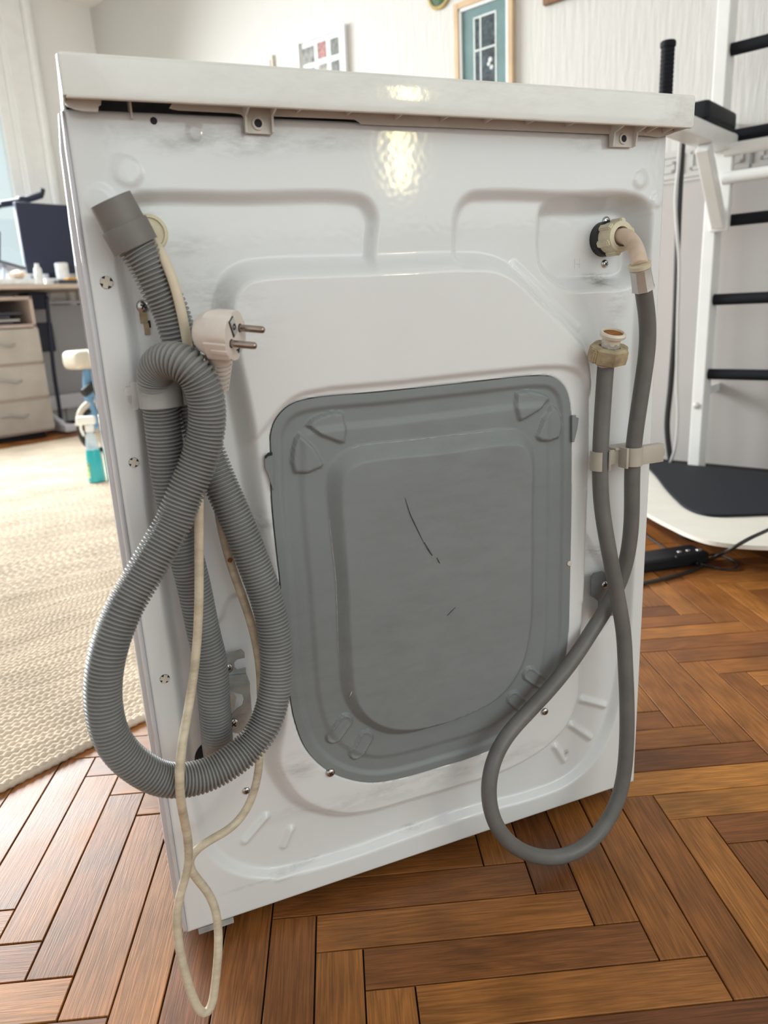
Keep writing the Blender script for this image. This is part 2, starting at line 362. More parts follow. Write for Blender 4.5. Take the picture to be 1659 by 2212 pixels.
def sweep(pts, r, seg=12, step=None, caps=True, sm=0):
    P = np.asarray(pts, float); t = None
    if step: P, t = resample(spline(P, 16), step)
    if sm: P = smooth_path(P, 2, sm); P, t = resample(P, step)
    n = len(P); T = np.gradient(P, axis=0); T /= np.linalg.norm(T, axis=1)[:, None]+1e-12
    u = np.cross(T[0], (0.3, 0.2, 1.0)); u /= np.linalg.norm(u); U = [u]
    for i in range(1, n):
        u = U[-1]-T[i]*np.dot(U[-1], T[i]); u /= np.linalg.norm(u); U.append(u)
    U = np.array(U); Vv = np.cross(T, U)
    rad = r(t) if callable(r) else np.full(n, float(r)) if np.isscalar(r) else np.asarray(r)
    an = np.linspace(0, 2*np.pi, seg, endpoint=False)
    X = P[:, None, :] + rad[:, None, None]*(np.cos(an)[None, :, None]*U[:, None, :]+np.sin(an)[None, :, None]*Vv[:, None, :])
    v = X.reshape(-1, 3); i = np.arange(n-1)[:, None]*seg; k = np.arange(seg)[None, :]; k2 = (k+1) % seg
    f = np.stack([i+k, i+k2, i+seg+k2, i+seg+k], -1).reshape(-1, 4)
    f = [tuple(q) for q in f.tolist()]
    if caps: f += [tuple(reversed(range(seg))), tuple(range((n-1)*seg, n*seg))]
    return [tuple(p) for p in v.tolist()], f
def frame(origin, zaxis, up=(0, 0, 1)):
    z = Vector(zaxis).normalized(); x = Vector(up).cross(z)
    if x.length < 1e-4: x = Vector((1, 0, 0)).cross(z)
    x.normalize(); y = z.cross(x)
    m = Matrix((x, y, z)).transposed().to_4x4(); m.translation = Vector(origin); return m
def dup(root, name=None):
    c = root.copy(); COL.objects.link(c)
    for ch in root.children:
        d = ch.copy(); COL.objects.link(d); d.parent = c
    return c

# ================================================================== ROOM
ZC = 2.66; PW = 2.66; WW = 4.45; A0 = -2.6; B0 = -3.2
def roombox(name, a0, a1, b0, b1, z0, z1, m, kind='structure'):
    o = B().box(((a0+a1)/2, (b0+b1)/2, (z0+z1)/2), (a1-a0, b1-b0, z1-z0)).build(name, m, rz=TH)
    return tag(o, kind=kind)
floor = roombox('floor', A0, PW, B0, WW, -.06, -.0035, 'floor_base')
roombox('ceiling', A0, PW+.1, B0, WW+.1, ZC, ZC+.1, 'ceiling')
roombox('wall_right', PW, PW+.1, B0, WW+.1, -.06, ZC, 'wall')
# window wall: opening a -0.35 .. 2.03, z .92 .. 2.42
wb_ = B()
for (a0, a1, z0, z1) in ((A0, -.35, -.06, ZC), (2.03, PW, -.06, ZC), (-.35, 2.03, -.06, .92), (-.35, 2.03, 2.44, ZC)):
    wb_.box(((a0+a1)/2, WW+.05, (z0+z1)/2), (a1-a0, .1, z1-z0))
tag(wb_.build('wall_back', 'wall_window', rz=TH), kind='structure')
w1 = tag(bpy.data.objects.new('window_1', None), kind='structure'); COL.objects.link(w1); w1.rotation_euler = (0, 0, TH); w1.location = rm(.84, WW+.06, .92)
f_ = B()
for (x, z, sx, sz) in ((-1.16, .76, .06, 1.52), (1.16, .76, .06, 1.52), (0, .03, 2.36, .06), (0, 1.49, 2.36, .06), (-.39, .76, .07, 1.46), (.39, .76, .07, 1.46)):
    f_.box((x, 0, z), (sx, .06, sz), bev=.006)
f_.build('window_frame', 'trim_white', w1)
for x in (-.78, 0, .78): B().box((x, 0, .76), (.70, .006, 1.40)).build('window_pane', 'glass', w1)
B().box((0, -.12, -.012), (2.44, .22, .03), bev=.006).build('window_sill', 'trim_white', w1)
t1 = B().box((2.20, WW-.035, 1.33), (.05, .07, 2.66), bev=.018, seg=3).build('trim_1', 'trim_white', rz=TH, smooth=40); tag(t1, kind='structure')
t2 = B().box((2.11, WW-.012, 1.33), (.13, .024, 2.66), bev=.004).build('trim_2', 'trim_white', rz=TH); tag(t2, kind='structure')
# the walls behind and beside the camera, with wide openings for the other windows and the doorway
fb = B()
for (a0, a1, z0, z1) in ((A0, PW, -.06, .80), (A0, PW, 2.45, ZC), (A0, -2.0, .80, 2.45), (2.0, PW, .80, 2.45)): fb.box(((a0+a1)/2, B0-.05, (z0+z1)/2), (a1-a0, .1, z1-z0))
tag(fb.build('wall_front', 'wall_window', rz=TH), kind='structure')
fb = B()
for (b0, b1, z0, z1) in ((B0, WW, -.06, .80), (B0, WW, 2.45, ZC), (B0, -2.4, .80, 2.45), (2.0, WW, .80, 2.45)): fb.box((A0-.05, (b0+b1)/2, (z0+z1)/2), (.1, b1-b0, z1-z0))
tag(fb.build('wall_left', 'wall_window', rz=TH), kind='structure')
# relief border with greek key on the picture wall
tr = B(); tr.box((PW-.002, .6, 1.108), (.006, 3.4, .112), bev=.002)
for k in range(26):
    b0 = -.95+k*.12; z0 = 1.072; t = .011
    for (p, q) in (((0, 0), (0, .074)), ((0, .074), (.085, .074)), ((.085, .074), (.085, .022)), ((.085, .022), (.032, .022)), ((.032, .022), (.032, .05)), ((.032, .05), (.058, .05)), ((0, 0), (.12, 0)), ((.12, 0), (.12, .074))):
        cy, cz = (p[0]+q[0])/2+b0, (p[1]+q[1])/2+z0
        tr.box((PW-.0065, cy, cz), (.006, abs(q[0]-p[0])+t, abs(q[1]-p[1])+t))
tag(tr.build('trim_3', 'relief', rz=TH), kind='structure')

# ------------------------------------------------------------------ parquet: herringbone of 50 x 303 mm blocks, each block a plank
PWD = .0505; PL = 6*PWD; FT = math.radians(-18.0); fu = np.array([math.cos(FT), math.sin(FT)]); fv = np.array([-math.sin(FT), math.cos(FT)])
U0, V0 = .1360, .0318
def plank_geo(g=.0009, c=.0007, dz=.0035):
    hx, hy = PL/2-g, PWD/2-g
    v = []; 
    for (ix, z) in ((0, -dz), (0, -c*.7), (c, 0)):
        v += [(-hx+ix, -hy+ix, z), (hx-ix, -hy+ix, z), (hx-ix, hy-ix, z), (-hx+ix, hy-ix, z)]
    f = [(8, 9, 10, 11)]
    for L in (0, 4):
        for k in range(4): f.append((L+k, L+(k+1) % 4, L+4+(k+1) % 4, L+4+k))
    return v, f
pv, pf = plank_geo()
pme = mesh('plank', pv, pf, 'parquet')
uvl = pme.uv_layers.new(name='UVMap')
for lp in pme.loops:
    co = pme.vertices[lp.vertex_index].co; uvl.data[lp.index].uv = (co.x, co.y)
planks = []
for i in range(-140, 140):
    for j in range(-40, 40):
        bu, bv_ = U0+i*PWD+j*7*PWD, V0-i*PWD+j*5*PWD
        for (cu, cv, ang) in ((bu+PL/2, bv_-PWD/2, FT), (bu+PL+PWD/2, bv_-PWD+PL/2, FT+math.pi/2)):
            q = fu*cu+fv*cv; a = q[0]*ca+q[1]*sa; b = -q[0]*sa+q[1]*ca
            if a < A0+.2 or a > PW-.2 or b < B0+.2 or b > WW-.2: continue
            planks.append((q[0], q[1], ang))
def vis(x, y):
    d = (np.array([x, y, 0])-CAMP)@_R
    if d[2] > -.05: return None
    px, py = 829.5+FPX*d[0]/-d[2], 1106-FPX*d[1]/-d[2]
    if px < -170 or px > 1830 or py > 2420 or py < 0: return None
    return -d[2]
def hidden(x, y):
    if .05 < x < .56 and .08 < y < .42: return True               # under the machine
    a = x*ca+y*sa; b = -x*sa+y*ca
    if b > .56 and a < 2.0 and a > -1.4 and b < 3.7: return True        # under the rug
    # behind the machine as seen from the camera
    if y > .5:
        t = (0.0-CAMP[1])/(y-CAMP[1]); xx = CAMP[0]+(x-CAMP[0])*t
        if .03 < xx < .56: return True
    return False
cand = []
for k, (x, y, a) in enumerate(planks):
    d = vis(x, y)
    if d is not None and not hidden(x, y): cand.append((d, k))
cand.sort(); near = set(k for _, k in cand[:296])
rest_v, rest_f, rest_uv, rest_seed = [], [], [], []
for k, (x, y, a) in enumerate(planks):
    dzp = random.uniform(-.0004, .0002)
    if k in near:
        o = bpy.data.objects.new('plank', pme); COL.objects.link(o); o.parent = floor
        o.matrix_parent_inverse = Matrix.Rotation(TH, 4, 'Z').inverted()
        o.location = (x, y, dzp); o.rotation_euler = (random.uniform(-.003, .003), 0, a+random.uniform(-.002, .002))
    else:
        n0 = len(rest_v); c, s = math.cos(a), math.sin(a); ox, oy = random.uniform(-5, 5), random.uniform(-5, 5); sd = random.random()
        for p in pv:
            X, Y = x+p[0]*c-p[1]*s, y+p[0]*s+p[1]*c
            rest_v.append((X*ca+Y*sa, -X*sa+Y*ca, p[2]+dzp)); rest_uv.append((p[0]+ox, p[1]+oy)); rest_seed.append(sd)
        rest_f += [tuple(n0+q for q in ff) for ff in pf]
rme = mesh('far_planks', rest_v, rest_f, 'parquet'); ul = rme.uv_layers.new(name='UVMap')
li = np.zeros(len(rme.loops), int); rme.loops.foreach_get('vertex_index', li); ul.data.foreach_set('uv', np.array(rest_uv)[li].ravel())
atr = rme.attributes.new('plank_seed', 'FLOAT', 'POINT'); atr.data.foreach_set('value', rest_seed)
tag(link('far_planks', rme, floor), kind='stuff')

# ================================================================== WASHING MACHINE
MW, ZB, ZT = .595, .0213, .8184
MLOC = (.2975, .23, 0.0)
wm = thing('washing_machine', 'white washing machine seen from its back, hoses hung on it, standing on the parquet', 'washing machine', MLOC)
def poly(pts, y=0.0, n=5): return spline([xz(px, py, y) for px, py in pts], n, closed=True)
def sdf(X, Z, P):
    """signed distance, positive inside"""
    P = np.asarray(P); N = len(P); d = np.full(X.shape, 1e9); ins = np.zeros(X.shape, bool)
    for i in range(N):
        a, b = P[i], P[(i+1) % N]; e = b-a; L = e@e+1e-15
        t = np.clip(((X-a[0])*e[0]+(Z-a[1])*e[1])/L, 0, 1)
        d = np.minimum(d, (X-a[0]-t*e[0])**2+(Z-a[1]-t*e[1])**2)
        c = ((a[1] > Z) != (b[1] > Z)); xx = (b[0]-a[0])*(Z-a[1])/((b[1]-a[1]) if abs(b[1]-a[1]) > 1e-12 else 1e-12)+a[0]
        ins ^= c & (X < xx)
    d = np.sqrt(d); return np.where(ins, d, -d)
def sstep(s, w, off=0.0):
    t = np.clip((s-off)/w+.5, 0, 1); return t*t*(3-2*t)
def capsule(X, Z, p, q, r):
    a, b = np.array(p), np.array(q); e = b-a
    t = np.clip(((X-a[0])*e[0]+(Z-a[1])*e[1])/(e@e), 0, 1)
    return r-np.sqrt((X-a[0]-t*e[0])**2+(Z-a[1]-t*e[1])**2)
RECESS = poly([(285, 432), (330, 424), (520, 426), (740, 424), (790, 436), (808, 470), (804, 520), (802, 570), (806, 640), (830, 690), (950, 690), (982, 640), (985, 570), (985, 510), (992, 455), (1015, 426), (1060, 420), (1220, 424), (1370, 426), (1402, 450),
               (1398, 560), (1386, 720), (1375, 1000), (1364, 1250), (1352, 1420), (1333, 1520), (1310, 1592), (1275, 1650), (1225, 1692), (1150, 1722), (1028, 1755), (892, 1802), (757, 1850), (640, 1884), (576, 1893), (510, 1880), (460, 1845), (437, 1790),
               (415, 1690), (394, 1540), (370, 1362), (339, 1174), (325, 1100), (314, 960), (298, 811), (280, 690), (262, 570), (262, 480)])
DOME = poly([(560, 572), (700, 566), (850, 562), (1000, 556), (1060, 560), (1105, 580), (1160, 632), (1240, 715), (1268, 752), (1279, 800), (1280, 880), (1279, 1000), (1274, 1100), (1268, 1273), (1258, 1425), (1255, 1500), (1228, 1568), (1185, 1615), (1121, 1657), (1046, 1688), (892, 1734), (802, 1760), (740, 1768), (690, 1760), (640, 1738),
             (605, 1700), (580, 1645), (590, 1560), (596, 1400), (580, 1280), (552, 1140), (534, 1030), (520, 930), (502, 840), (480, 740), (472, 660), (488, 610), (520, 582)])
UPPER = poly([(300, 300), (1500, 300), (1500, 840), (1278, 862), (1258, 826), (1230, 800), (1195, 792), (1050, 803), (850, 825), (650, 848), (612, 870), (580, 905), (530, 958), (300, 1020)], n=3)
PLATE = [(588, 979), (588, 938), (600, 905), (627, 878), (671, 863), (828, 848), (1006, 829), (1165, 813), (1200, 817), (1224, 838), (1234, 867), (1237, 896), (1238.5, 960), (1237, 1117), (1233.5, 1295), (1231, 1370), (1224, 1425), (1208, 1478), (1180, 1525), (1135, 1575), (1085, 1612), (1020, 1640), (961, 1658), (872, 1684), (810, 1694), (761, 1688), (707, 1665), (663, 1620), (640, 1562), (629, 1504), (622, 1428), (607, 1250), (602, 1206), (590, 1080)]
PLATE_TABS = [(588, 979), (588, 938), (600, 905), (627, 878), (671, 863), (828, 848), (1006, 829), (1165, 813), (1200, 817), (1224, 838), (1234, 867), (1237, 896), (1249, 903), (1247, 925), (1240, 955), (1237, 1117), (1233.5, 1295), (1231, 1370), (1224, 1425), (1208, 1478), (1180, 1525), (1135, 1575), (1085, 1612), (1020, 1640), (961, 1658), (872, 1684), (810, 1694), (761, 1688), (707, 1665), (663, 1620), (640, 1562), (629, 1504), (622, 1428), (607, 1250), (602, 1206), (592, 1080), (586, 1045), (573, 1012), (572, 990)]
WELL = poly([(1186, 470), (1192, 448), (1215, 440), (1300, 440), (1375, 440), (1394, 460), (1396, 530), (1390, 585), (1370, 606), (1300, 612), (1235, 612), (1200, 585), (1186, 560)])
POCKL = poly([(508, 1300), (486, 1345), (462, 1372), (440, 1450), (455, 1560), (480, 1640), (540, 1650), (610, 1560), (620, 1400), (585, 1300)])
POCKR = poly([(1262, 1150), (1300, 1205), (1322, 1250), (1330, 1330), (1300, 1380), (1240, 1400), (1235, 1250)])
nx, nz = 398, 534
gx = np.linspace(0, MW, nx); gz = np.linspace(ZB, ZT, nz); X, Z = np.meshgrid(gx, gz)
dome = sstep(sdf(X, Z, DOME), .020, .004)
H = -.010*sstep(sdf(X, Z, RECESS), .011)
upper = sstep(sdf(X, Z, UPPER), .0075)
H = H*(1-dome) + dome*(.0130 + .0048*(upper-1))
Q0 = -.0125
pl_out = spline([xz(px, py, Q0) for px, py in PLATE], 6, closed=True)
H -= .009*sstep(sdf(X, Z, pl_out), .0042, .0004)
H -= .020*sstep(sdf(X, Z, WELL), .018)
H -= .010*sstep(sdf(X, Z, POCKL), .012)*(1-dome)
H -= .006*sstep(sdf(X, Z, POCKR), .010)*(1-dome)
for (p, q, r) in (((1266, 1518), (1315, 1531), 7), ((1243, 1573), (1283, 1601), 7), ((1208, 1620), (1227, 1650), 7), ((578, 1775), (533, 1828), 7), ((633, 1802), (618, 1838), 6)):
    a, b = xz(*p), xz(*q); H += .0055*sstep(capsule(X, Z, a, b, r/1800.), .009, .001)
for (px, py, r) in ((275, 370, .011), (214, 432, .011), (1382, 388, .008), (1418, 433, .007), (420, 285, .006)):
    c = xz(px, py); dd = np.hypot(X-c[0], Z-c[1]); H += (.0016 if px != 420 else .0006)*sstep(r-dd, .005)
# beads along the dome's shoulder and right flank
a = at(1205, 655); b = at(1275, 738)
H += .0016*sstep(capsule(X, Z, xz(1120, 572), xz(1258, 708), .0035), .006)
H += .0014*sstep(capsule(X, Z, xz(1257, 1060), xz(1250, 1290), .004), .006)*dome
H += .0014*sstep(capsule(X, Z, xz(556, 1128), xz(590, 1250), .004), .006)*dome
H += .0010*sstep(capsule(X, Z, xz(600, 1900), xz(1000, 1760), .0025), .004)
edge = np.minimum(np.minimum(X, MW-X), np.minimum(Z-ZB, ZT-Z)); H -= .0035*(1-np.clip(edge/.004, 0, 1))**2
def hgt(x, z):
    i = min(max(int(round(x/MW*(nx-1))), 0), nx-1); j = min(max(int(round((z-ZB)/(ZT-ZB)*(nz-1))), 0), nz-1); return H[j, i]
def on_panel(px, py):
    y = 0.0
    for _ in range(3):
        q = at(px, py, y); y = -hgt(q[0], q[2])
    return at(px, py, y)
V = np.stack([X, -H, Z], -1).reshape(-1, 3)
ii = (np.arange(nz-1)[:, None]*nx+np.arange(nx-1)[None, :]).ravel(); F = np.stack([ii, ii+1, ii+nx+1, ii+nx], 1)
ring = list(range(nx)) + [j*nx+nx-1 for j in range(1, nz)] + [(nz-1)*nx+i for i in range(nx-2, -1, -1)] + [j*nx for j in range(nz-2, 0, -1)]
nv = len(V); back = V[ring].copy(); back[:, 1] = .018
V = np.vstack([V, back]); k = len(ring)
F = [tuple(q) for q in F.tolist()] + [(ring[(i+1) % k], ring[i], nv+i, nv+(i+1) % k) for i in range(k)]
panel = link('back_panel', mesh('back_panel', V, F, 'enamel', auto=50), wm, True); panel['label'] = 'white embossed back panel'

# ---- grey cover plate
pts = spline([xz(px, py, Q0) for px, py in PLATE], 5, closed=True)
keep = [0]
for i in range(1, len(pts)):
    if np.linalg.norm(pts[i]-pts[keep[-1]]) > .0012: keep.append(i)
pts = pts[keep]
x0, z0 = pts.min(0); x1, z1 = pts.max(0); st = .0014
gx2, gz2 = np.meshgrid(np.arange(x0, x1, st), np.arange(z0, z1, st)); gx2 = gx2.ravel(); gz2 = gz2.ravel()
sd = sdf(gx2, gz2, pts); sel = sd > .0016
allp = np.vstack([pts, np.stack([gx2[sel], gz2[sel]], 1)])
vs, es, fs, _, _, _ = delaunay_2d_cdt([Vector(p) for p in allp], [], [list(range(len(pts)))], 1, 1e-6)
cv = np.array([(p.x, p.y) for p in vs]); cs = sdf(cv[:, 0], cv[:, 1], pts)
CX, CZ = cv[:, 0], cv[:, 1]; ch = np.zeros(len(cv))
INNER1 = poly([(707, 1045), (714, 1008), (738, 981), (772, 964), (940, 945), (1109, 926), (1136, 936), (1153, 961), (1158, 983), (1158, 1100), (1157, 1295), (1152, 1365), (1135, 1437), (1095, 1498), (1028, 1540), (950, 1570), (872, 1590), (826, 1586), (774, 1556), (746, 1515), (736, 1473), (731, 1400), (725, 1250), (714, 1150)], Q0)
INNER2 = poly([(738, 1050), (746, 1020), (775, 1000), (940, 980), (1095, 960), (1122, 963), (1140, 990), (1141, 1100), (1140, 1295), (1136, 1365), (1118, 1437), (1073, 1500), (1010, 1536), (940, 1560), (886, 1570), (836, 1566), (796, 1546), (770, 1510), (762, 1470), (757, 1400), (750, 1250), (742, 1150)], Q0)
s1, s2 = sdf(CX, CZ, INNER1), sdf(CX, CZ, INNER2)
w = np.clip(s1/(np.maximum(s1, 0)+np.maximum(-s2, 0)+1e-6), 0, 1); w = np.where(s1 <= 0, 0, np.where(s2 >= 0, 1, w)); w = w*w*(3-2*w)*.25+w*.75
ch += .0105*w
ch -= .0030*sstep(cs, .006, .011)           # rim, then a step down
ch += .0022*sstep(cs, .008, .030)
for tri in ([(665, 921), (694, 898), (743, 892), (747, 956), (732, 957)], [(649, 938), (634, 970), (638, 1025), (694, 1012), (700, 1001)], [(1120, 849), (1175, 849), (1193, 863), (1135, 907), (1123, 909)], [(1198, 876), (1216, 898), (1213, 947), (1171, 954), (1161, 943)]):
    ch += .0046*sstep(sdf(CX, CZ, poly(tri, Q0, 2)), .0042, .0008)
for (p, q) in (((747, 1562), (724, 1595)), ((792, 1597), (774, 1630)), ((1146, 1458), (1172, 1476)), ((1112, 1510), (1130, 1526))):
    c_ = capsule(CX, CZ, xz(*p, Q0), xz(*q, Q0), .0085); ch += .0032*sstep(c_, .0028) - .0012*sstep(c_, .0028, .0032)
Y0 = .0045-.0135   # plate plane just under the rim of the opening
cvv = np.stack([CX, Y0-ch, CZ], 1); nb = len(cvv); pb = np.where(np.abs(cs) < 2e-5)[0]
ang = np.arctan2(CZ[pb]-CZ.mean(), CX[pb]-CX.mean())
bnd = list(range(len(pts))) if len(pts) <= len(cv) else []
bk = cvv[bnd].copy(); bk[:, 1] += .003
cvv = np.vstack([cvv, bk]); ff = [tuple(q) for q in fs]
# consistent winding
def wnd(q):
    a, b, c = cv[q[0]], cv[q[1]], cv[q[2]]; return (b[0]-a[0])*(c[1]-a[1])-(b[1]-a[1])*(c[0]-a[0])
ff = [q if wnd(q) > 0 else tuple(reversed(q)) for q in ff]
nb_ = len(bnd); ff += [(bnd[i], nb+i, nb+(i+1) % nb_, bnd[(i+1) % nb_]) for i in range(nb_)]
cover = link('cover_plate', mesh('cover_plate', cvv, ff, 'grey_steel', auto=40), wm, True); cover['label'] = 'grey pressed steel cover plate'
for tb_ in ([(1236, 897), (1244, 897), (1244, 901), (1250, 903), (1247, 926), (1240, 955), (1236, 955)], [(589, 980), (580, 984), (572, 990), (572.5, 1010), (580, 1026), (586, 1046), (591, 1060)]):
    B().prism([xz(px, py, -.0125) for px, py in tb_], -.0128, -.0105).build('locking_tab', 'grey_steel', cover, True)
B().prism([xz(px, py, -.0135) for px, py in ((572, 986), (580, 978), (588, 977), (588, 983), (579, 985), (573, 991))], -.0142, -.012).build('slot', 'dark', cover, True)
def on_cover(px, py, off=.0006):
    q = at(px, py, Y0-.008)
    i = np.argmin((CX-q[0])**2+(CZ-q[2])**2); return at(px, py, Y0-ch[i]-off)
def strip(name, pxs, r, m, parent, fn, lab=None):
    P = resample(spline([fn(*p) for p in pxs], 10), .004)[0]
    n = len(P); rr = np.array([r*(.35+.65*math.sin(math.pi*(i+.5)/n)) for i in range(n)])
    v, f = sweep(P, rr, 6); o = link(name, mesh(name, v, f, m, smooth=True), parent, True)
    if lab: o['label'] = lab
    return o
strip('scuff_mark', [(875, 1075), (886, 1110), (900, 1140), (917, 1175)], .00045, 'scuff', cover, on_cover, 'dark curved scuff')
strip('scuff_mark', [(917, 1172), (926, 1188), (934, 1200)], .0007, 'scuff', cover, on_cover, 'dark curved scuff')
strip('scuff_mark', [(944, 1205), (950, 1217)], .0005, 'scuff', cover, on_cover, 'dark curved scuff')
strip('scuff_mark', [(966, 1330), (984, 1312)], .0004, 'scuff', cover, on_cover, 'dark curved scuff')
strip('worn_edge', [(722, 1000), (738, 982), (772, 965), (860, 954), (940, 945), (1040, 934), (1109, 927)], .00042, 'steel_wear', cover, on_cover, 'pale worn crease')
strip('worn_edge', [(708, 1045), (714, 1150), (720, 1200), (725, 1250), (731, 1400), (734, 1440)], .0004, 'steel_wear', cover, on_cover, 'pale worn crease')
strip('scratch', [(755, 1506), (760, 1494)], .0005, 'cap_white', cover, on_cover, 'short white scratch')
q = on_cover(1230, 1217); B().lathe([(.0032, 0), (.0028, .0008), (.0, .001)], 12, frame(q, (0, -1, 0)), True, False).build('paint_spot', 'cap_white', cover, True)

# ---- cabinet shell (sides and front), lid, feet
cab = []
def arc(cx, cy, r, a0, a1, n=6): return [(cx+r*math.cos(math.radians(a0+(a1-a0)*i/n)), cy+r*math.sin(math.radians(a0+(a1-a0)*i/n))) for i in range(n+1)]
DEP = .455
outer = [(.0006, .0012), (-.0010, .0002), (-.0026, .0008), (-.0034, .0028), (-.0034, .0060), (-.0044, .0074), (-.0062, .0080), (-.0076, .0100), (-.0080, .0135), (-.0080, .03)] + arc(.012, DEP-.02, .020, 180, 90) + arc(MW-.020, DEP-.02, .0198, 90, 0) + arc(MW-.0062, .0075, .0060, 0, -82)
# a shallow rolled seam down each side just behind the rear corner
inner = [(MW-.0062, .005), (MW-.004, .012), (MW-.004, DEP-.02)] + arc(MW-.020, DEP-.02, .016, 0, 90) + arc(.012, DEP-.02, .013, 90, 180) + [(-.003, .012), (.0005, .005)]
prof = outer+inner; n = len(prof); NZ = 9
zs = [ZB+.002, ZB+.006, .15, .3, .45, .6, .72, .79, .8165]
v = []
for k, zz in enumerate(zs):
    for (x, y) in prof:
        xx = x
        if zz > .78 and x < 0: xx = x*(.45 if zz > .8 else .8)
        if k == 0: y = y+.002*(1 if y < .1 else -1)
        v.append((xx, y, zz))
f = [(k*n+i, k*n+(i+1) % n, (k+1)*n+(i+1) % n, (k+1)*n+i) for k in range(NZ-1) for i in range(n)]
no = len(outer)
f.append(tuple(range(n))); f.append(tuple(reversed(range((NZ-1)*n, NZ*n))))
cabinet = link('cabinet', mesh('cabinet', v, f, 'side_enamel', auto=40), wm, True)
B().box((MW/2, DEP/2, ZB+.012), (MW-.01, DEP-.05, .008)).build('base_plate', 'galvanised', wm, True)
B().box((MW/2, .075, .45), (MW-.02, .004, .72)).build('inner_baffle', 'dark', wm, True)
for (x, y) in ((.045, .05), (MW-.045, .05), (.045, DEP-.06), (MW-.045, DEP-.06)):
    B().lathe([(.021, 0), (.022, .004), (.020, .009), (.011, .011), (.009, .031)], 24, Matrix.Translation((x, y, 0))).build('foot', 'black_rubber', wm, True, smooth=40)
B().prism([(.012, .004), (.05, .004), (.055, .06), (.012, .06)], .012, .0195, 'z').build('foot_bracket', 'galvanised', wm, True)
# lid: a shell open underneath, overhanging the back by 32 mm
lx0, lx1, ly0, ly1, lz0, lz1 = .0005, .6008, -.0319, DEP+.012, .8199, .8490
bm = bmesh.new(); bmesh.ops.create_cube(bm, size=1); bmesh.ops.scale(bm, vec=(lx1-lx0, ly1-ly0, lz1-lz0), verts=bm.verts); bmesh.ops.translate(bm, vec=((lx0+lx1)/2, (ly0+ly1)/2, (lz0+lz1)/2), verts=bm.verts)
bmesh.ops.delete(bm, geom=[f for f in bm.faces if f.normal.z < -.5], context='FACES_ONLY')
bmesh.ops.bevel(bm, geom=[e for e in bm.edges if len(e.link_faces) == 2], offset=.0034, segments=3, affect='EDGES', profile=.5)
me = bpy.data.meshes.new('lid'); bm.to_mesh(me); bm.free(); me.materials.append(M['white_plastic'])
me.polygons.foreach_set('use_smooth', [True]*len(me.polygons)); me.set_sharp_from_angle(angle=math.radians(50))
lid = link('lid', me, wm, True); sm = lid.modifiers.new('solid', 'SOLIDIFY'); sm.thickness = .0028; sm.offset = -1; lid.modifiers.new('wn', 'WEIGHTED_NORMAL').keep_sharp = True
B().box(((lx0+lx1)/2, ly0+.0022, lz0-.0006), (lx1-lx0-.006, .0044, .0022), bev=.0008).build('lid_lip', 'ledge_plastic', lid, True)
# ledge under the lid with its two screw tabs
YL = -.0050
led = [(376, 200), (376, 217), (366, 233), (385, 237), (505, 243), (522, 246), (530, 256), (532.5, 287), (589, 290), (589, 250), (700, 254), (768, 257), (776, 262), (781, 267), (811, 269), (960, 274), (1100, 280), (1319, 289), (1319, 317), (1369, 318), (1372, 292), (1395, 292), (1425, 296), (1446, 291), (1460, 284), (1466, 272), (1466, 200)]
lp = [xz(px, py, YL) for px, py in led]; lp = [(x, min(z, .832)) for x, z in lp]
ld = B().prism(lp, YL, YL+.0025).build('lid_ledge', 'ledge_plastic', wm, True)
def rib(px, py, h=1.0):
    q = at(px, py, YL); x = q[0]; zb = q[2]
    return B().prism([(YL, zb+.001), (YL, .832), (ly0+.003, .832), (ly0+.003, lz0+.0005)], x-.0007, x+.0007, 'x').build('lid_rib', 'ledge_plastic', wm, True)
for px, py in ((641, 247), (749, 252), (854, 262), (952, 265), (1046, 269), (1135, 273), (1222, 277), (1395, 290), (1432, 290), (1458, 282)): rib(px, py)
for (p0, p1, zb, hp) in ((530, 589, 288, (557, 267)), (1319, 1369, 317, (1346, 300))):
    for px in (p0+1, p1-1):
        x = at(px, zb, YL)[0]; z = at(px, zb, YL)[2]
        B().prism([(YL, z), (YL, .832), (ly0+.003, .832), (ly0+.003, lz0+.0005), (YL-.006, z+.012), (YL-.004, z)], x-.0009, x+.0009, 'x').build('tab_cheek', 'ledge_plastic', wm, True)
    c = at(*hp, YL); b = B(); b.lathe([(.0052, 0), (.0052, .0016), (.0034, .0016), (.0034, .0004)], 20, frame(c, (0, -1, 0)), True, False)
    b.build('screw_boss', 'ledge_plastic', wm, True, smooth=40)
    B().lathe([(.0034, .0003), (.0034, .0008)], 16, frame(c, (0, -1, 0))).build('screw_hole', 'dark', wm, True)
cp = [(142, 204), (219, 207), (218, 226), (213, 228), (212, 241), (179, 239), (160, 235), (146, 229), (140, 222)]
cc = [xz(px, py, -.014) for px, py in cp]; B().prism(cc, -.014, -.0115).build('corner_cap', 'ledge_plastic', wm, True)['label'] = 'grey corner cap under lid'
x_ = at(280, 220, .0)[0]; B().box((x_, .006, .822), (.0016, .02, .02)).build('lid_rib', 'ledge_plastic', wm, True)

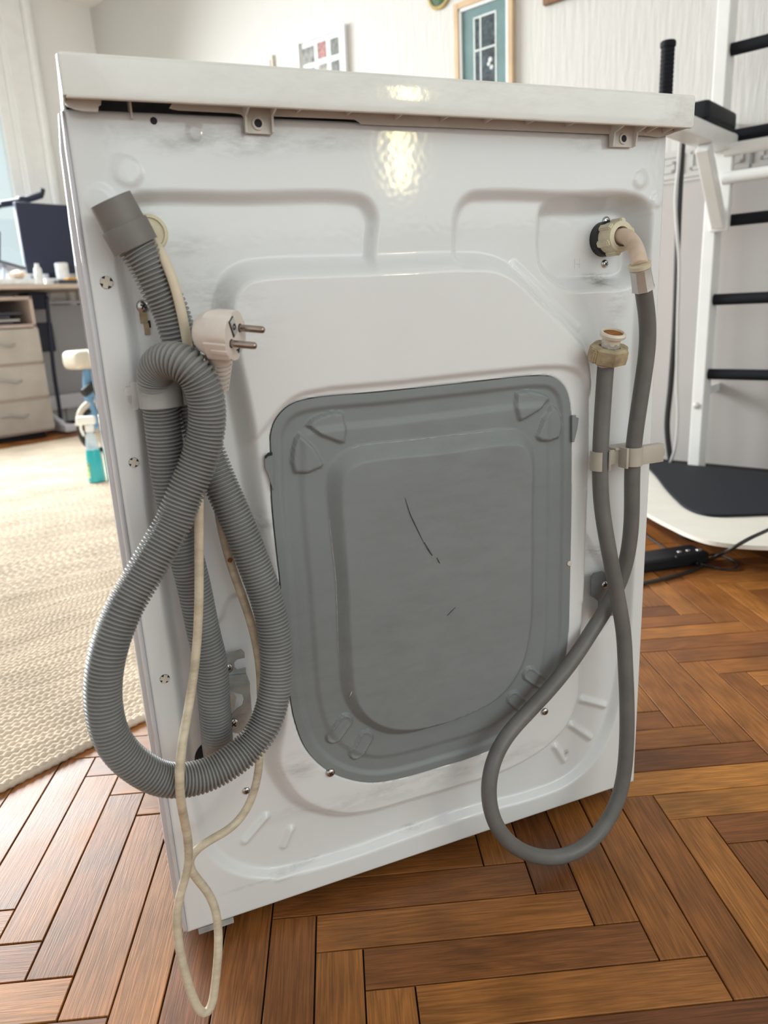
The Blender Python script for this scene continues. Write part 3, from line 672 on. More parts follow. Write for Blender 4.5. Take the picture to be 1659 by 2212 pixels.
# ---- screws, holes
bmh = B(); bmh.lathe([(.0062, 0), (.0061, .0010), (.0050, .0024), (.0030, .0032), (.0005, .0034)], 20, frame((0, 0, 0), (0, -1, 0)), True, True)
bmh.mi = 1
for a_ in (0, 90): bmh.box((0, -.0034, 0), (.0056, .0007, .0013), rot=Matrix.Rotation(math.radians(a_+25), 3, 'Y'))
bmesh.ops.recalc_face_normals(bmh.bm, faces=bmh.bm.faces); sme = bpy.data.meshes.new('screw'); bmh.bm.to_mesh(sme); bmh.bm.free()
sme.materials.append(M['screw_steel']); sme.materials.append(M['dark']); sme.polygons.foreach_set('use_smooth', [True]*len(sme.polygons)); sme.set_sharp_from_angle(angle=math.radians(40))
def screw(px, py, s=1.0, dy=0.0, parent=None):
    o = bpy.data.objects.new('screw', sme); COL.objects.link(o); o.parent = wm; o.matrix_parent_inverse = ROOTS[wm.name].inverted()
    q = on_panel(px, py); q = at(px, py, q[1]-dy); o.location = q; o.scale = (s, s, s); o.rotation_euler = (0, random.uniform(0, 3), 0); return o
screw(309, 662, .95); screw(1309, 478, .85); screw(1306, 570, .75); screw(714, 1669, .8, .001); screw(1177, 1537, .75, .001); screw(532, 1708, .7)
for (px, py, r) in ((230, 610, .0052), (289, 999, .0044), (356, 1466, .0046)):
    q = on_panel(px, py); b = B(); b.lathe([(r, -.001), (r, .0005)], 20, frame(q, (0, -1, 0)))
    o = b.build('hole', 'dark', wm, True)
    b = B()
    for k_, a_ in enumerate((20, 110)): b.box((0, -.0002*k_, 0), (r*1.92, .0006, r*.80), rot=Matrix.Rotation(math.radians(a_), 3, 'Y'), bev=.0002)
    o2 = b.build('hole_insert', 'cream_plastic', wm, True); o2.location = (q[0], q[1]-.0008, q[2])
q = on_panel(332, 261); B().lathe([(.0028, -.001), (.0028, .0005)], 16, frame(q, (0, -1, 0))).build('hole', 'dark', wm, True)
q = on_panel(314, 698); b = B(); b.box((q[0]-.001, q[1]-.001, q[2]+.005), (.0062, .002, .010), bev=.0004); b.box((q[0]+.0005, q[1]-.001, q[2]-.005), (.0045, .002, .010), bev=.0004); b.build('slot_insert', 'nut_dirty', wm, True)
B().box((q[0]+.0032, q[1]-.0004, q[2]-.001), (.002, .001, .006)).build('hole', 'dark', wm, True)
hq = on_panel(1247, 569); b = B()
for (dx, dz, sx, sz) in ((-.0032, 0, .0012, .0098), (.0032, 0, .0012, .0098), (0, 0, .0052, .0012)): b.box((hq[0]+dx, hq[1]-.0002, hq[2]+dz), (sx, .0012, sz), bev=.0003)
b.build('embossed_letter', 'enamel', wm, True)
# grommet where the cord leaves the panel
q = on_panel(322, 504); b = B(); b.lathe([(.0150, 0), (.0155, .0025), (.0145, .0038), (.0125, .0040), (.0120, .0022), (.0075, .0022), (.0070, .0036), (.0060, .0036)], 28, frame(q, (0, -1, 0)))
b.build('grommet', 'nut_beige', wm, True, smooth=40)
# transit plates
YP = .006
pl = [(470, 1440), (476, 1428), (493, 1410), (522, 1403), (528, 1409), (529, 1421), (512, 1424.6), (506, 1432), (507, 1441.5), (513, 1447), (531, 1443), (532, 1457), (470, 1472)]
B().prism([xz(px, py, YP) for px, py in pl], YP, YP+.0018).build('transit_bracket', 'galvanised', wm, True)
pq = [(466, 1474), (539, 1474), (544, 1536), (499, 1548), (504, 1540), (513, 1531), (524, 1524), (527, 1512), (523, 1500), (514, 1498), (505, 1496), (493, 1488), (470, 1495)]
B().prism([xz(px, py, YP-.006) for px, py in pq], YP-.006, YP-.0042).build('transit_bracket', 'galvanised', wm, True)
B().prism([xz(px, py, YP-.003) for px, py in ((466, 1464), (533, 1457), (540, 1476), (466, 1483))], YP-.005, YP-.001).build('transit_bracket', 'galvanised', wm, True)
B().prism([xz(px, py, YP) for px, py in ((490, 1545), (545, 1536), (540, 1562), (516, 1585), (494, 1580))], YP, YP+.0018).build('transit_bracket', 'galvanised', wm, True)
B().prism([xz(px, py, YP+.008) for px, py in ((470, 1490), (493, 1488), (510, 1505), (506, 1525), (470, 1550))], YP+.006, YP+.008).build('plastic_tongue', 'cap_white', wm, True)
s = screw(491, 1443, .95); s.location = at(491, 1443, YP-.0002); s = screw(504, 1562, .95); s.location = at(504, 1562, YP-.0002)
YR = .004
pr = [(1277, 1247), (1284, 1238), (1302, 1234), (1314, 1240), (1322, 1262), (1324, 1330), (1292, 1334), (1294, 1300), (1286, 1293), (1277, 1288)]
B().prism([xz(px, py, YR) for px, py in pr], YR, YR+.0018).build('transit_bracket', 'grey_plate', wm, True)
s = screw(1306, 1263, .8); s.location = at(1306, 1263, YR-.0002)
q = on_panel(1280, 1350); B().lathe([(.005, 0), (.005, .003), (.003, .003), (.003, .001)], 16, frame(q, (0, -1, 0))).build('bolt_stub', 'galvanised', wm, True, smooth=40)

# ---- drain hose
DR = .0153
dh = [(474, 1640, .004), (469, 1596, -.012), (463, 1520, -.019), (456, 1434, -.021), (439, 1362, -.021), (416, 1253, -.020), (397, 1181, -.020), (381, 1110, -.020), (366, 1036, -.021), (355, 945, -.023), (346, 875, -.026), (339, 837, -.030), (336, 812, -.034), (341, 794, -.040), (358, 780, -.050), (384, 780, -.060), (410, 794, -.066), (431, 820, -.067), (444, 855, -.066), (448, 893, -.064), (445, 935, -.062), (434, 981, -.061), (417, 1028, -.061), (396, 1076, -.062), (376, 1126, -.063), (347, 1178, -.066),
      (303, 1253, -.070), (271, 1308, -.074), (247, 1364, -.077), (231, 1418, -.079), (223, 1472, -.080), (224, 1527, -.081), (236, 1580, -.081), (262, 1624, -.080), (304, 1660, -.079), (350, 1682, -.077), (397, 1685, -.075), (448, 1673, -.072), (498, 1646, -.068), (542, 1609, -.062), (573, 1563, -.057), (591, 1507, -.052), (597, 1452, -.048), (595, 1391, -.045), (586, 1333, -.042), (570, 1275, -.039), (548, 1217, -.036), (523, 1152, -.033), (498, 1094, -.030), (474, 1040, -.027), (456, 995, -.024), (439, 950, -.021), (419, 880, -.018), (403, 810, -.017), (393, 745, -.019), (383, 716, -.021), (367, 668, -.023), (343, 621, -.025), (319, 572, -.026), (303, 545, -.026), (290, 526, -.026)]
dpts = [at(*p) for p in dh]
PITCH = .00335
def ribr(t):
    ph = (t/PITCH) % 1.0; g = np.clip(1.35*(1-np.abs(ph-.5)/.33), 0, 1); g = g*g*(3-2*g); endf = np.clip((t-.035)/.02, 0.0, 1)
    return DR+.0002-.0034*g*endf
v, f = sweep(dpts, ribr, 22, PITCH/8, True, sm=10)
hose = link('drain_hose', mesh('drain_hose', v, f, 'hose_ribbed', smooth=True), wm, True); hose['label'] = 'ribbed grey drain hose'
c0, c1, c2 = at(291, 528, -.026), at(268.6, 484, -.027), at(238.5, 431, -.028)
axis = Vector(c2-c0); L = axis.length; l1 = (Vector(c1)-Vector(c0)).length
b = B(); b.lathe([(.0150, -.002), (.0188, -.002), (.0189, l1-.0012), (.0184, l1-.0002), (.0171, l1), (.0168, L), (.0152, L), (.0148, L-.02)], 32, frame(c0, axis), True, True)
b.build('hose_cuff', 'hose_cuff', hose, True, smooth=35)['label'] = 'smooth grey end cuff'
# hose outlet hole in the panel
q = on_panel(462, 1632); B().lathe([(.0195, -.003), (.0195, .0016)], 28, frame(q, (0, -1, 0))).build('hole', 'dark', wm, True)

# ---- hose clips
def clip_band(name, ctr, r0, th, z0, z1, a0, a1, m, extra=()):
    v = []; n = 20
    for k in range(n+1):
        t = math.radians(a0+(a1-a0)*k/n); c, s = math.cos(t), math.sin(t)
        for (r, z) in ((r0, z0), (r0+th, z0), (r0+th, z1), (r0, z1)): v.append((ctr[0]+r*c, ctr[1]+r*s, z))
    f = [(4*k+i, 4*k+(i+1) % 4, 4*k+4+(i+1) % 4, 4*k+4+i) for k in range(n) for i in range(4)] + [(0, 1, 2, 3), (4*n+3, 4*n+2, 4*n+1, 4*n)]
    b = B().raw(v, f)
    for (c, s) in extra: b.box(c, s, bev=.0006)
    return b.build(name, m, wm, True, smooth=40)
c = at(346, 856, -.027); zc = at(346, 856, -.045)[2]
hx = at(283, 852, -.02)
clip_band('hose_clip', (c[0], c[1]), DR+.0008, .0018, zc-.0105, zc+.0115, -185, 5, 'clip', [((hx[0]+.012, -.020, zc+.0005), (.024, .012, .0215)), ((hx[0]-.001, -.020, zc+.004), (.008, .009, .007)), ((hx[0]+.002, -.021, zc-.006), (.004, .010, .011)),
           ((c[0]+DR+.004, -.022, zc), (.003, .026, .020)), ((c[0]+DR+.008, -.018, zc), (.008, .002, .018)), ((c[0], .0015, zc), (.05, .012, .014))])['label'] = 'translucent plastic clip'

# ---- inlet hose
IR = .0088
ih = [(1382, 572, -.052), (1386, 604, -.050), (1391, 634, -.047), (1399, 690, -.042), (1399, 750, -.038), (1391, 807, -.034), (1379, 888, -.029), (1368, 969, -.026), (1365, 1051, -.024), (1365, 1112, -.022), (1360, 1173, -.019), (1350, 1226, -.015), (1334, 1270, -.013), (1308, 1317, -.016), (1279, 1362, -.021), (1250, 1408, -.026), (1200, 1474, -.031), (1138, 1541, -.035), (1093, 1590, -.042), (1066, 1640, -.050), (1055, 1691, -.057), (1057, 1742, -.062), (1074, 1789, -.066), (1108, 1828, -.069), (1155, 1849, -.070), (1206, 1853, -.070), (1258, 1833, -.069), (1300, 1793, -.067), (1334, 1733, -.064), (1348, 1674, -.061), (1354, 1592, -.057), (1354, 1507, -.052), (1350, 1421, -.046), (1348, 1372, -.043), (1338, 1310, -.040), (1324, 1236, -.037), (1310, 1161, -.034), (1300, 1099, -.031), (1296, 1024, -.028), (1298, 950, -.027), (1304, 850, -.027), (1309, 784, -.028)]
ipts = [at(*p) for p in ih]
v, f = sweep(ipts, IR, 20, .004, True, sm=4)
ihose = link('inlet_hose', mesh('inlet_hose', v, f, 'hose_rubber', smooth=True), wm, True); ihose['label'] = 'smooth grey rubber water hose'
# valve, nut and elbow on the machine
vq = on_panel(1303, 517); vy = vq[1]
vc = np.array([vq[0], vy, vq[2]])
B().lathe([(.0185, -.002), (.0185, .010), (.0165, .012)], 32, frame(vc, (0, -1, 0))).build('inlet_valve', 'black_rubber', wm, True, smooth=40)
fm = frame(vc+np.array([0, -.010, 0]), (0, -1, 0))
b = B(); b.lathe([(.0150, 0), (.0163, .002), (.0163, .018), (.0156, .021), (.0104, .0215), (.0098, .016), (.0098, .010)], 32, fm)
for k_ in range(6):
    t = math.radians(60*k_+22)
    mm = fm @ Matrix.Rotation(t, 4, 'Z') @ Matrix.Translation((.0166, 0, .0105))
    tb = bmesh.new(); bmesh.ops.create_cube(tb, size=1); bmesh.ops.scale(tb, vec=(.0048, .0070, .019), verts=tb.verts); bmesh.ops.bevel(tb, geom=list(tb.edges), offset=.0012, segments=2, affect='EDGES'); bmesh.ops.transform(tb, matrix=mm, verts=tb.verts); b.merge(tb)
b.build('swivel_nut', 'nut_beige', ihose, True, smooth=35)
el = [vc+np.array([0, -.020, 0]), vc+np.array([0.0, -.030, .0005]), vc+np.array([.0015, -.040, -.002]), vc+np.array([.004, -.046, -.010]), ipts[0]+(ipts[0]-ipts[1])*.15, ipts[0]]
v, f = sweep(el, .0082, 20, .002, True, sm=2)
link('elbow', mesh('elbow', v, f, 'elbow', smooth=True), ihose, True)['label'] = 'translucent peach elbow'
d = Vector(ipts[2]-ipts[0]); fm2 = frame(ipts[0], d)
B().lathe([(.0085, -.001), (.0112, -.001), (.0112, .003), (.0100, .0035)], 24, fm2).build('collar', 'nut_beige', ihose, True, smooth=40)
b = B(); b.lathe([(.0100, .0035), (.0112, .0045), (.0108, .010), (.0114, .022), (.0120, .026), (.0098, .0265)], 8, fm2); b.build('crimp_sleeve', 'crimp', ihose, True, smooth=25)
# free end: crimp, hex nut, cap
e0 = Vector(ipts[-1]); ax = Vector((-.03, -.36, 1)).normalized(); fm3 = frame(e0, ax)
B().lathe([(.0096, -.003), (.0100, .003), (.0094, .004)], 20, fm3).build('crimp_sleeve', 'crimp', ihose, True, smooth=40)
b = B(); b.lathe([(.0150, .001), (.0206, .0035), (.0212, .010), (.0206, .0175), (.0170, .0195), (.0118, .019), (.0112, .013)], 7, fm3)
for k_ in range(2):
    mm = fm3 @ Matrix.Rotation(math.radians(180*k_+8), 4, 'Z') @ Matrix.Translation((.0205, 0, .0105)); tb = bmesh.new(); bmesh.ops.create_cube(tb, size=1); bmesh.ops.scale(tb, vec=(.005, .010, .014), verts=tb.verts); bmesh.ops.bevel(tb, geom=list(tb.edges), offset=.0016, segments=2, affect='EDGES'); bmesh.ops.transform(tb, matrix=mm, verts=tb.verts); b.merge(tb)
b.build('hex_nut', 'nut_dirty', ihose, True, smooth=12)['label'] = 'grubby beige hexagonal nut'
B().lathe([(.0096, .016), (.0104, .019), (.0100, .024)], 8, fm3).build('crimp_sleeve', 'crimp', ihose, True)
b = B(); b.lathe([(.0095, .022), (.0098, .028), (.0132, .0295), (.0138, .0325), (.0126, .0345), (.0108, .0346), (.0106, .0325)], 28, fm3); b.build('end_cap', 'cap_white', ihose, True, smooth=40)
B().lathe([(.0106, .0322), (.0106, .0327)], 24, fm3).build('washer', 'rust', ihose, True)['label'] = 'rust-brown washer'
# right clip: one bar with two saddles
c1_ = at(1366, 990, -.026); c2_ = at(1297, 998, -.028); zc = at(1366, 988, -.032)[2]; zc2 = at(1297, 999, -.037)[2]
xr = at(1427, 985, -.03)[0]
b = B()
def saddle(b, c, r, a0, a1, zc, th=.0018, n=16, hh=.0105):
    v = []
    for k in range(n+1):
        t = math.radians(a0+(a1-a0)*k/n); cc_, ss = math.cos(t), math.sin(t)
        for (rr, z) in ((r, zc-hh), (r+th, zc-hh), (r+th, zc+hh), (r, zc+hh)): v.append((c[0]+rr*cc_, c[1]+rr*ss, z))
    b.raw(v, [(4*k+i, 4*k+(i+1) % 4, 4*k+4+(i+1) % 4, 4*k+4+i) for k in range(n) for i in range(4)] + [(0, 1, 2, 3), (4*n+3, 4*n+2, 4*n+1, 4*n)])
saddle(b, c1_, IR+.0006, -190, 10, zc); saddle(b, c2_, IR+.0006, -215, -118, zc2); saddle(b, c2_, IR+.0006, -62, 35, zc2)
b.box(((c1_[0]+c2_[0])/2+.002, -.020, (zc+zc2)/2), (c1_[0]-c2_[0]-.026, .0030, .0165), rot=Matrix.Rotation(math.atan2(c1_[0]-c2_[0], zc2-zc)*0+.10*0, 3, 'Y'), bev=.0006)
b.box(((c1_[0]+xr)/2+.006, -.027, zc), (xr-c1_[0]-.006, .010, .021), bev=.0008); b.box((xr+.003, -.027, zc), (.007, .006, .008), bev=.0008)
b.box((c1_[0]-.004, -.012, zc+.009), (.034, .022, .003), bev=.0006); b.box((c1_[0]-.014, -.028, zc), (.003, .014, .023), bev=.0005); b.box((c1_[0]+.002, -.007, zc), (.014, .022, .012), bev=.0006)
b.build('hose_clip', 'clip_right', wm, True, smooth=35)['label'] = 'yellowed plastic double clip'

# ---- power cord
CR = .0041
gq = on_panel(326, 512)
pc = [(326, 514, gq[1]), (333, 524, -.014), (346, 544, -.030), (364, 578, -.040), (378, 616, -.043), (389, 660, -.042), (398, 702, -.041), (406, 750, -.039), (413, 800, -.038), (420, 850, -.040), (425, 920, -.042), (428, 1000, -.042), (430, 1087, -.043), (430, 1181, -.045), (430, 1289, -.048), (426, 1380, -.050), (419, 1452, -.054), (408, 1525, -.064), (395, 1597, -.085), (388, 1669, -.096), (390, 1724, -.092), (398, 1772, -.080), (406, 1815, -.074), (407, 1868, -.074), (397, 1906, -.078), (385, 1948, -.080), (382, 2005, -.084), (390, 2060, -.090), (405, 2119, -.096), (423, 2170, -.102), (443, 2199, -.105), (455, 2186, -.103), (464, 2132, -.096), (470, 2077, -.089), (472, 2009, -.080), (464, 1958, -.072), (450, 1927, -.064), (424, 1897, -.058), (409, 1874, -.056), (407, 1852, -.056), (422, 1836, -.055), (456, 1813, -.050), (498, 1790, -.044), (531, 1752, -.038), (550, 1706, -.034), (559, 1660, -.030), (562, 1600, -.026), (564, 1540, -.024), (563, 1470, -.023), (558, 1416, -.022), (542, 1344, -.019), (517, 1271, -.016), (498, 1217, -.014), (484, 1163, -.012), (474, 1119, -.010), (470, 1060, -.008), (470, 980, -.010), (472, 900, -.020), (474, 850, -.036)]
ppts = [at(*p) for p in pc]
v, f = sweep(ppts, CR, 14, .004, True, sm=2)
cord = link('power_cord', mesh('power_cord', v, f, 'cord', smooth=True), wm, True); cord['label'] = 'yellowed white power cord'
q = at(497, 1210, -.0185); B().lathe([(.0025, 0), (.0018, .0006), (.0004, .0008)], 7, frame(q, (0, -1, 0))).build('burn_mark', 'rust', cord, True)['label'] = 'brown burn mark'
# plug
rho = math.radians(37)
N_ = Vector((.80, -.585, -.12)).normalized(); hd = Vector((0, 0, 1)); hd = (hd-N_*hd.dot(N_)).normalized(); sd_ = hd.cross(N_)   # sd_: right/back, hd: up
px_ = (sd_*math.cos(rho)+hd*math.sin(rho)).normalized(); py_ = (hd*math.cos(rho)-sd_*math.sin(rho)).normalized()
fc = Vector(at(509, 725, -.082))
PM = Matrix((px_, py_, N_)).transposed().to_4x4(); PM.translation = fc
def plug_build(name, fn, m, smooth=40, lab=None):
    b = B(); fn(b); bmesh.ops.transform(b.bm, matrix=PM, verts=b.bm.verts); o = b.build(name, m, cord, True, smooth=smooth)
    if lab: o['label'] = lab
    return o
def body(b):
    # rounded schuko head: squarish circle lofted back into a dome
    rings = [(.0192, 0), (.0196, -.0015), (.0196, -.011), (.0193, -.016), (.0180, -.022), (.0155, -.0275), (.0115, -.032), (.0060, -.0345), (.0008, -.0352)]
    seg = 48; v = []
    for (r, h) in rings:
        for k in range(seg):
            t = 2*math.pi*k/seg; x, y = r*math.cos(t), r*math.sin(t)
            if h > -.02:                           # flats on the pin sides, slots for the earth clips
                x = max(min(x, .0172), -.0172)
                if abs(x) < .0036: y *= .86
            v.append((x, y, h))
    f = [(i*seg+k, i*seg+(k+1) % seg, (i+1)*seg+(k+1) % seg, (i+1)*seg+k) for i in range(len(rings)-1) for k in range(seg)]
    f += [tuple(range(seg)), tuple(reversed(range((len(rings)-1)*seg, len(rings)*seg)))]
    b.raw(v, f)
    for s in (-1, 1):                              # finger grips
        b.box((s*.0172, -.002, -.010), (.0035, .016, .020), bev=.0016); b.box((s*.0185, -.002, -.007), (.0028, .005, .014), bev=.0012)
plug_build('plug', body, 'plug_white', 35, 'off-white angled mains plug')
for s in (-1, 1):
    plug_build('pin', lambda b: b.lathe([(.0028, -.002), (.0028, .0185), (.0025, .0202), (.0015, .0211), (.0002, .0213)], 16, Matrix.Translation((s*.0095, 0, 0))), 'pin')
    plug_build('pin_collar', lambda b: b.lathe([(.0035, -.001), (.0035, .0003)], 16, Matrix.Translation((s*.0095, 0, 0))), 'dark')
plug_build('earth_contact', lambda b: b.box((0, .0088, .0006), (.0060, .0132, .0012), bev=.0003), 'galvanised')
plug_build('earth_slot', lambda b: b.box((0, .0088, .0001), (.0082, .0150, .0010), bev=.0002), 'dark')
plug_build('earth_hole', lambda b: b.lathe([(.0026, .0005), (.0026, .0014), (.0012, .0014), (.0012, .0008)], 16, Matrix.Translation((0, .0088, 0))), 'dark')
plug_build('earth_contact', lambda b: b.box((0, -.0152, -.0006), (.005, .0035, .0015), bev=.0003), 'galvanised')
plug_build('scuff_mark', lambda b: (b.box((-.002, -.0125, .0002), (.0052, .0016, .0006), rot=Matrix.Rotation(.5, 3, 'Z')), b.box((-.004, -.011, .0002), (.003, .0014, .0006), rot=Matrix.Rotation(-.6, 3, 'Z'))), 'dark')
# strain relief: slotted boot from the head down to the cord
s0 = PM @ Vector((0, -.012, -.018)); s1 = Vector(ppts[-1])+Vector((0, 0, .0035)); 
b = B(); ax_ = (s1-s0); Ls = ax_.length; fms = frame(s0, ax_)
b.lathe([(.0118, 0), (.0115, Ls*.28), (.0074, Ls*.30), (.0060, Ls)], 24, fms); b.build('strain_relief', 'plug_white', cord, True, smooth=40)
for k_ in range(6):
    h = Ls*(.36+.11*k_); r_ = .0110-.0030*k_/6
    b = B(); b.lathe([(r_-.003, h-.0012), (r_, h-.0013), (r_, h+.0013), (r_-.003, h+.0012)], 24, fms); b.build('boot_ring', 'plug_white', cord, True, smooth=40)
for t_ in (0, 90, 180, 270):
    b = B(); mm = fms @ Matrix.Rotation(math.radians(t_+30), 4, 'Z')
    b.prism([(.004, Ls*.28), (.0113, Ls*.28), (.0082, Ls*.98), (.004, Ls*.98)], -.0011, .0011, 'y', mm); b.build('boot_web', 'plug_white', cord, True)

# ================================================================== RUG
rug_rows = []
def rug():
    a0, a1, b0, b1, p = -1.35, 1.95, .455, 3.62, .0128
    parts = []
    def block(aa, bb):
        Aa, Bb = np.meshgrid(aa, bb); row = np.floor((Bb-b0)/p); fr = (Bb-b0)/p-row
        ph = np.modf(np.sin(row*12.9898)*43758.5453)[0]
        ridge = np.sqrt(np.clip(1-(2*fr-1)**2*.97, 0, 1))
        st = .5+.5*np.cos(2*np.pi*(Aa/.0135+ph+.45*(fr-.5)*np.where(row % 2 == 0, 1, -1)))
        z = .0025+.0088*ridge*(.62+.38*st)+.0012*np.sin(Aa*37+row)*np.cos(Bb*23)
        z = np.where(row < 1, z+.002, z)
        Bw = Bb+.0012*np.sin(Aa*41+row*2.1)+.0018*np.sin(Aa*9+row*.6)
        return np.stack([Aa, Bw, z], -1)
    out = []
    bb1 = np.arange(b0+.0002, b0+p*62+1e-6, p/7); aa1 = np.arange(-.62, .72, .0030)
    bb2 = np.arange(b0+p*62, b1, p/4); aa2 = np.arange(a0, a1, .0085)
    bbL = np.arange(b0+.0002, b0+p*62+1e-6, p/4); aaL = np.arange(a0, -.60, .02); aaR = np.arange(.70, a1, .02)
    V, F = [], []; off = 0
    for aa, bb in ((aa1, bb1), (aa2, bb2), (aaL, bbL), (aaR, bbL)):
        g = block(aa, bb); h, w_ = g.shape[:2]; i = (np.arange(h-1)[:, None]*w_+np.arange(w_-1)[None, :]).ravel()
        V.append(g.reshape(-1, 3)); F.append(np.stack([i, i+1, i+w_+1, i+w_], 1)+off); off += h*w_
    # rolled front edge
    aa = np.arange(a0, a1, .0035); prof = [(0, .010), (-.0035, .0085), (-.005, .005), (-.004, .0008), (.002, .0003)]
    g = np.stack([np.stack([aa, np.full_like(aa, b0+.002+q[0]*(1)) + .0022*np.sin(aa*2*np.pi/.0135)*(-.6 if k < 4 else 0)+.0018*np.sin(aa*9), np.full_like(aa, q[1])*(.9+.1*np.sin(aa*2*np.pi/.0135))], -1) for k, q in enumerate(prof)], 0)
    h, w_ = g.shape[:2]; i = (np.arange(h-1)[:, None]*w_+np.arange(w_-1)[None, :]).ravel(); V.append(g.reshape(-1, 3)); F.append(np.stack([i+w_, i+w_+1, i+1, i], 1)+off)
    return np.vstack(V), np.vstack(F)
rv, rf = rug()
rme = bpy.data.meshes.new('rug'); rme.vertices.add(len(rv)); rme.vertices.foreach_set('co', rv.ravel()); rme.loops.add(len(rf)*4); rme.loops.foreach_set('vertex_index', rf.ravel().astype(np.int32))
rme.polygons.add(len(rf)); rme.polygons.foreach_set('loop_start', np.arange(0, len(rf)*4, 4, dtype=np.int32)); rme.polygons.foreach_set('loop_total', np.full(len(rf), 4, dtype=np.int32)); rme.update(calc_edges=True); rme.validate()
rme.polygons.foreach_set('use_smooth', [True]*len(rme.polygons)); rme.materials.append(M['jute'])
ro = link('rug', rme); ro.rotation_euler = (0, 0, TH); tag(ro, 'chunky woven beige jute rug lying on the parquet left of the machine', 'rug')

# ================================================================== LEFT BACKGROUND
# drawer unit
DB = 3.85
du = thing('drawer_unit', 'pale wood pedestal with three cream drawers and an open shelf, under the desk', 'drawers', rm(1.42, DB, 0), TH)
b = B()
for (x, z, sx, sz) in ((-.25, .43, .02, .78), (.25, .43, .02, .78), (0, .046, .52, .02), (0, .655, .52, .02), (0, .81, .52, .02)): b.box((x, .22, z), (sx, .44, sz), bev=.002)
b.box((0, .435, .43), (.5, .01, .78)); b.build('carcass', 'carcass', du)
B().box((0, .25, .018), (.46, .38, .036)).build('plinth', 'dark', du)
b = B()
for z in (.240, .442): b.box((0, .004, z), (.50, .016, .024))
b.build('rail', 'carcass', du)
for k_, (z0_, z1_) in enumerate(((.050, .231), (.249, .433), (.451, .640))):
    dr = B().box((0, -.009, (z0_+z1_)/2), (.515, .02, z1_-z0_), bev=.002).build('drawer', 'drawer_cream', du)
    hp = [(-.040+.0125*i, -.019-.016*math.sin(math.pi*i/12)**.5, (z0_+z1_)/2+.012+.010*math.sin(2*math.pi*i/12)) for i in range(13)]
    B().tube(hp, .0055, 8, .006).build('handle', 'handle_grey', dr, smooth=60)['label'] = 'wavy grey handle'
# things in the open shelf
for k_, (x, s_, z, tl) in enumerate(((-.03, .34, .672, 0), (0, .36, .688, .03), (-.02, .30, .706, -.04), (.03, .34, .724, .05))):
    o = B().box((0, 0, 0), (s_, .27, .014), bev=.003).build('folder', 'folder' if k_ != 1 else 'handle_grey'); o.location = rm(1.42+x, DB+.16, z+.001*k_); o.rotation_euler = (0, 0, TH+tl)
    tag(o, ['lowest dark folder lying in the open shelf of the drawer unit', 'grey folder, second from the bottom in the open shelf', 'dark folder, third from the bottom in the open shelf', 'topmost dark folder in the open shelf pile'][k_], 'folder', 'folders in the open shelf')
# desk
dk = thing('desk', 'pale wood desk top on a white metal frame in front of the window', 'desk', rm(1.75, DB+.3, 0), TH)
B().box((0, -.02, .872), (1.75, .62, .026), bev=.003).build('desk_top', 'desk_wood', dk)
for x in (.02, .62):
    b = B(); b.box((x, .06, .44), (.08, .05, .80), bev=.004); b.build('leg', 'navy' if x < .1 else 'metal_white', dk)
    b = B(); b.box((x, -.02, .035), (.07, .62, .045), bev=.008); b.build('foot_bar', 'metal_white', dk)
B().box((.32, .06, .16), (.62, .04, .09), bev=.004).build('cross_beam', 'metal_white', dk)
B().tube([(.02, -.30, .03), (-.02, -.12, .13), (-.06, .06, .24)], .018, 8, .03).build('brace', 'metal_white', dk, smooth=60)
b = B(); b.box((.08, .02, .80), (.12, .16, .10), bev=.01); b.box((.10, .0, .58), (.10, .07, .18), bev=.01); b.build('cable_tray', 'navy', dk)
# radiator behind the desk
rd = thing('radiator', 'pale flat panel radiator on the wall under the window, behind the desk', 'radiator', rm(2.02, WW-.045, .16), TH)
B().box((0, 0, .31), (.72, .055, .62), bev=.008).build('panel', 'radiator', rd)
B().box((0, -.005, .635), (.73, .07, .02), bev=.004).build('top_grille', 'metal_white', rd)
for x in (-.3, .3): B().box((x, .0, -.08), (.03, .03, .16)).build('pipe_leg', 'radiator', rd)
# cables under the desk
def cable(name, pts, r, m, label, cat='cable', seg=8, step=.02):
    v, f = sweep(pts, r, seg, step, True); return tag(link(name, mesh(name, v, f, m, smooth=True)), label, cat)
def onb(px, py, bb):
    d = Vector(ray(px, py)); Bd = Vector((-sa, ca, 0)); c = Vector(CAMP); t = (bb-c.dot(Bd))/d.dot(Bd); return c+d*t
def ona(px, py, aa):
    d = Vector(ray(px, py)); Ad = Vector((ca, sa, 0)); c = Vector(CAMP); t = (aa-c.dot(Ad))/d.dot(Ad); return c+d*t
cable('grey_cable', [onb(107, 630, 4.2), onb(110, 680, 4.2), onb(122, 730, 4.2), onb(138, 770, 4.2), onb(165, 785, 4.2), onb(230, 790, 4.2)], .007, 'radiator', 'grey cable drooping below the desk in front of the radiator')
cable('black_cable', [onb(100, 640, 4.0), onb(108, 720, 4.0), onb(116, 800, 4.0), onb(128, 880, 4.0), onb(131, 905, 4.0)], .012, 'navy', 'dark straight cable running down behind the white desk foot')
# monitor
mq = onb(100, 585, 4.12); mn = thing('monitor', 'black flat monitor standing on the desk with its dark screen facing the room', 'monitor', rm(2.02, 4.12, .885), TH)
B().box((-.01, 0, .285), (.44, .035, .40), bev=.008).build('screen_housing', 'screen_black', mn)
B().box((-.01, -.016, .10), (.44, .012, .05), bev=.004).build('bottom_bezel', 'navy', mn)
B().box((-.06, .02, .05), (.05, .02, .14), bev=.004).build('stand_neck', 'navy', mn)
B().box((-.06, .0, .006), (.20, .16, .012), bev=.004).build('stand_foot', 'navy', mn)
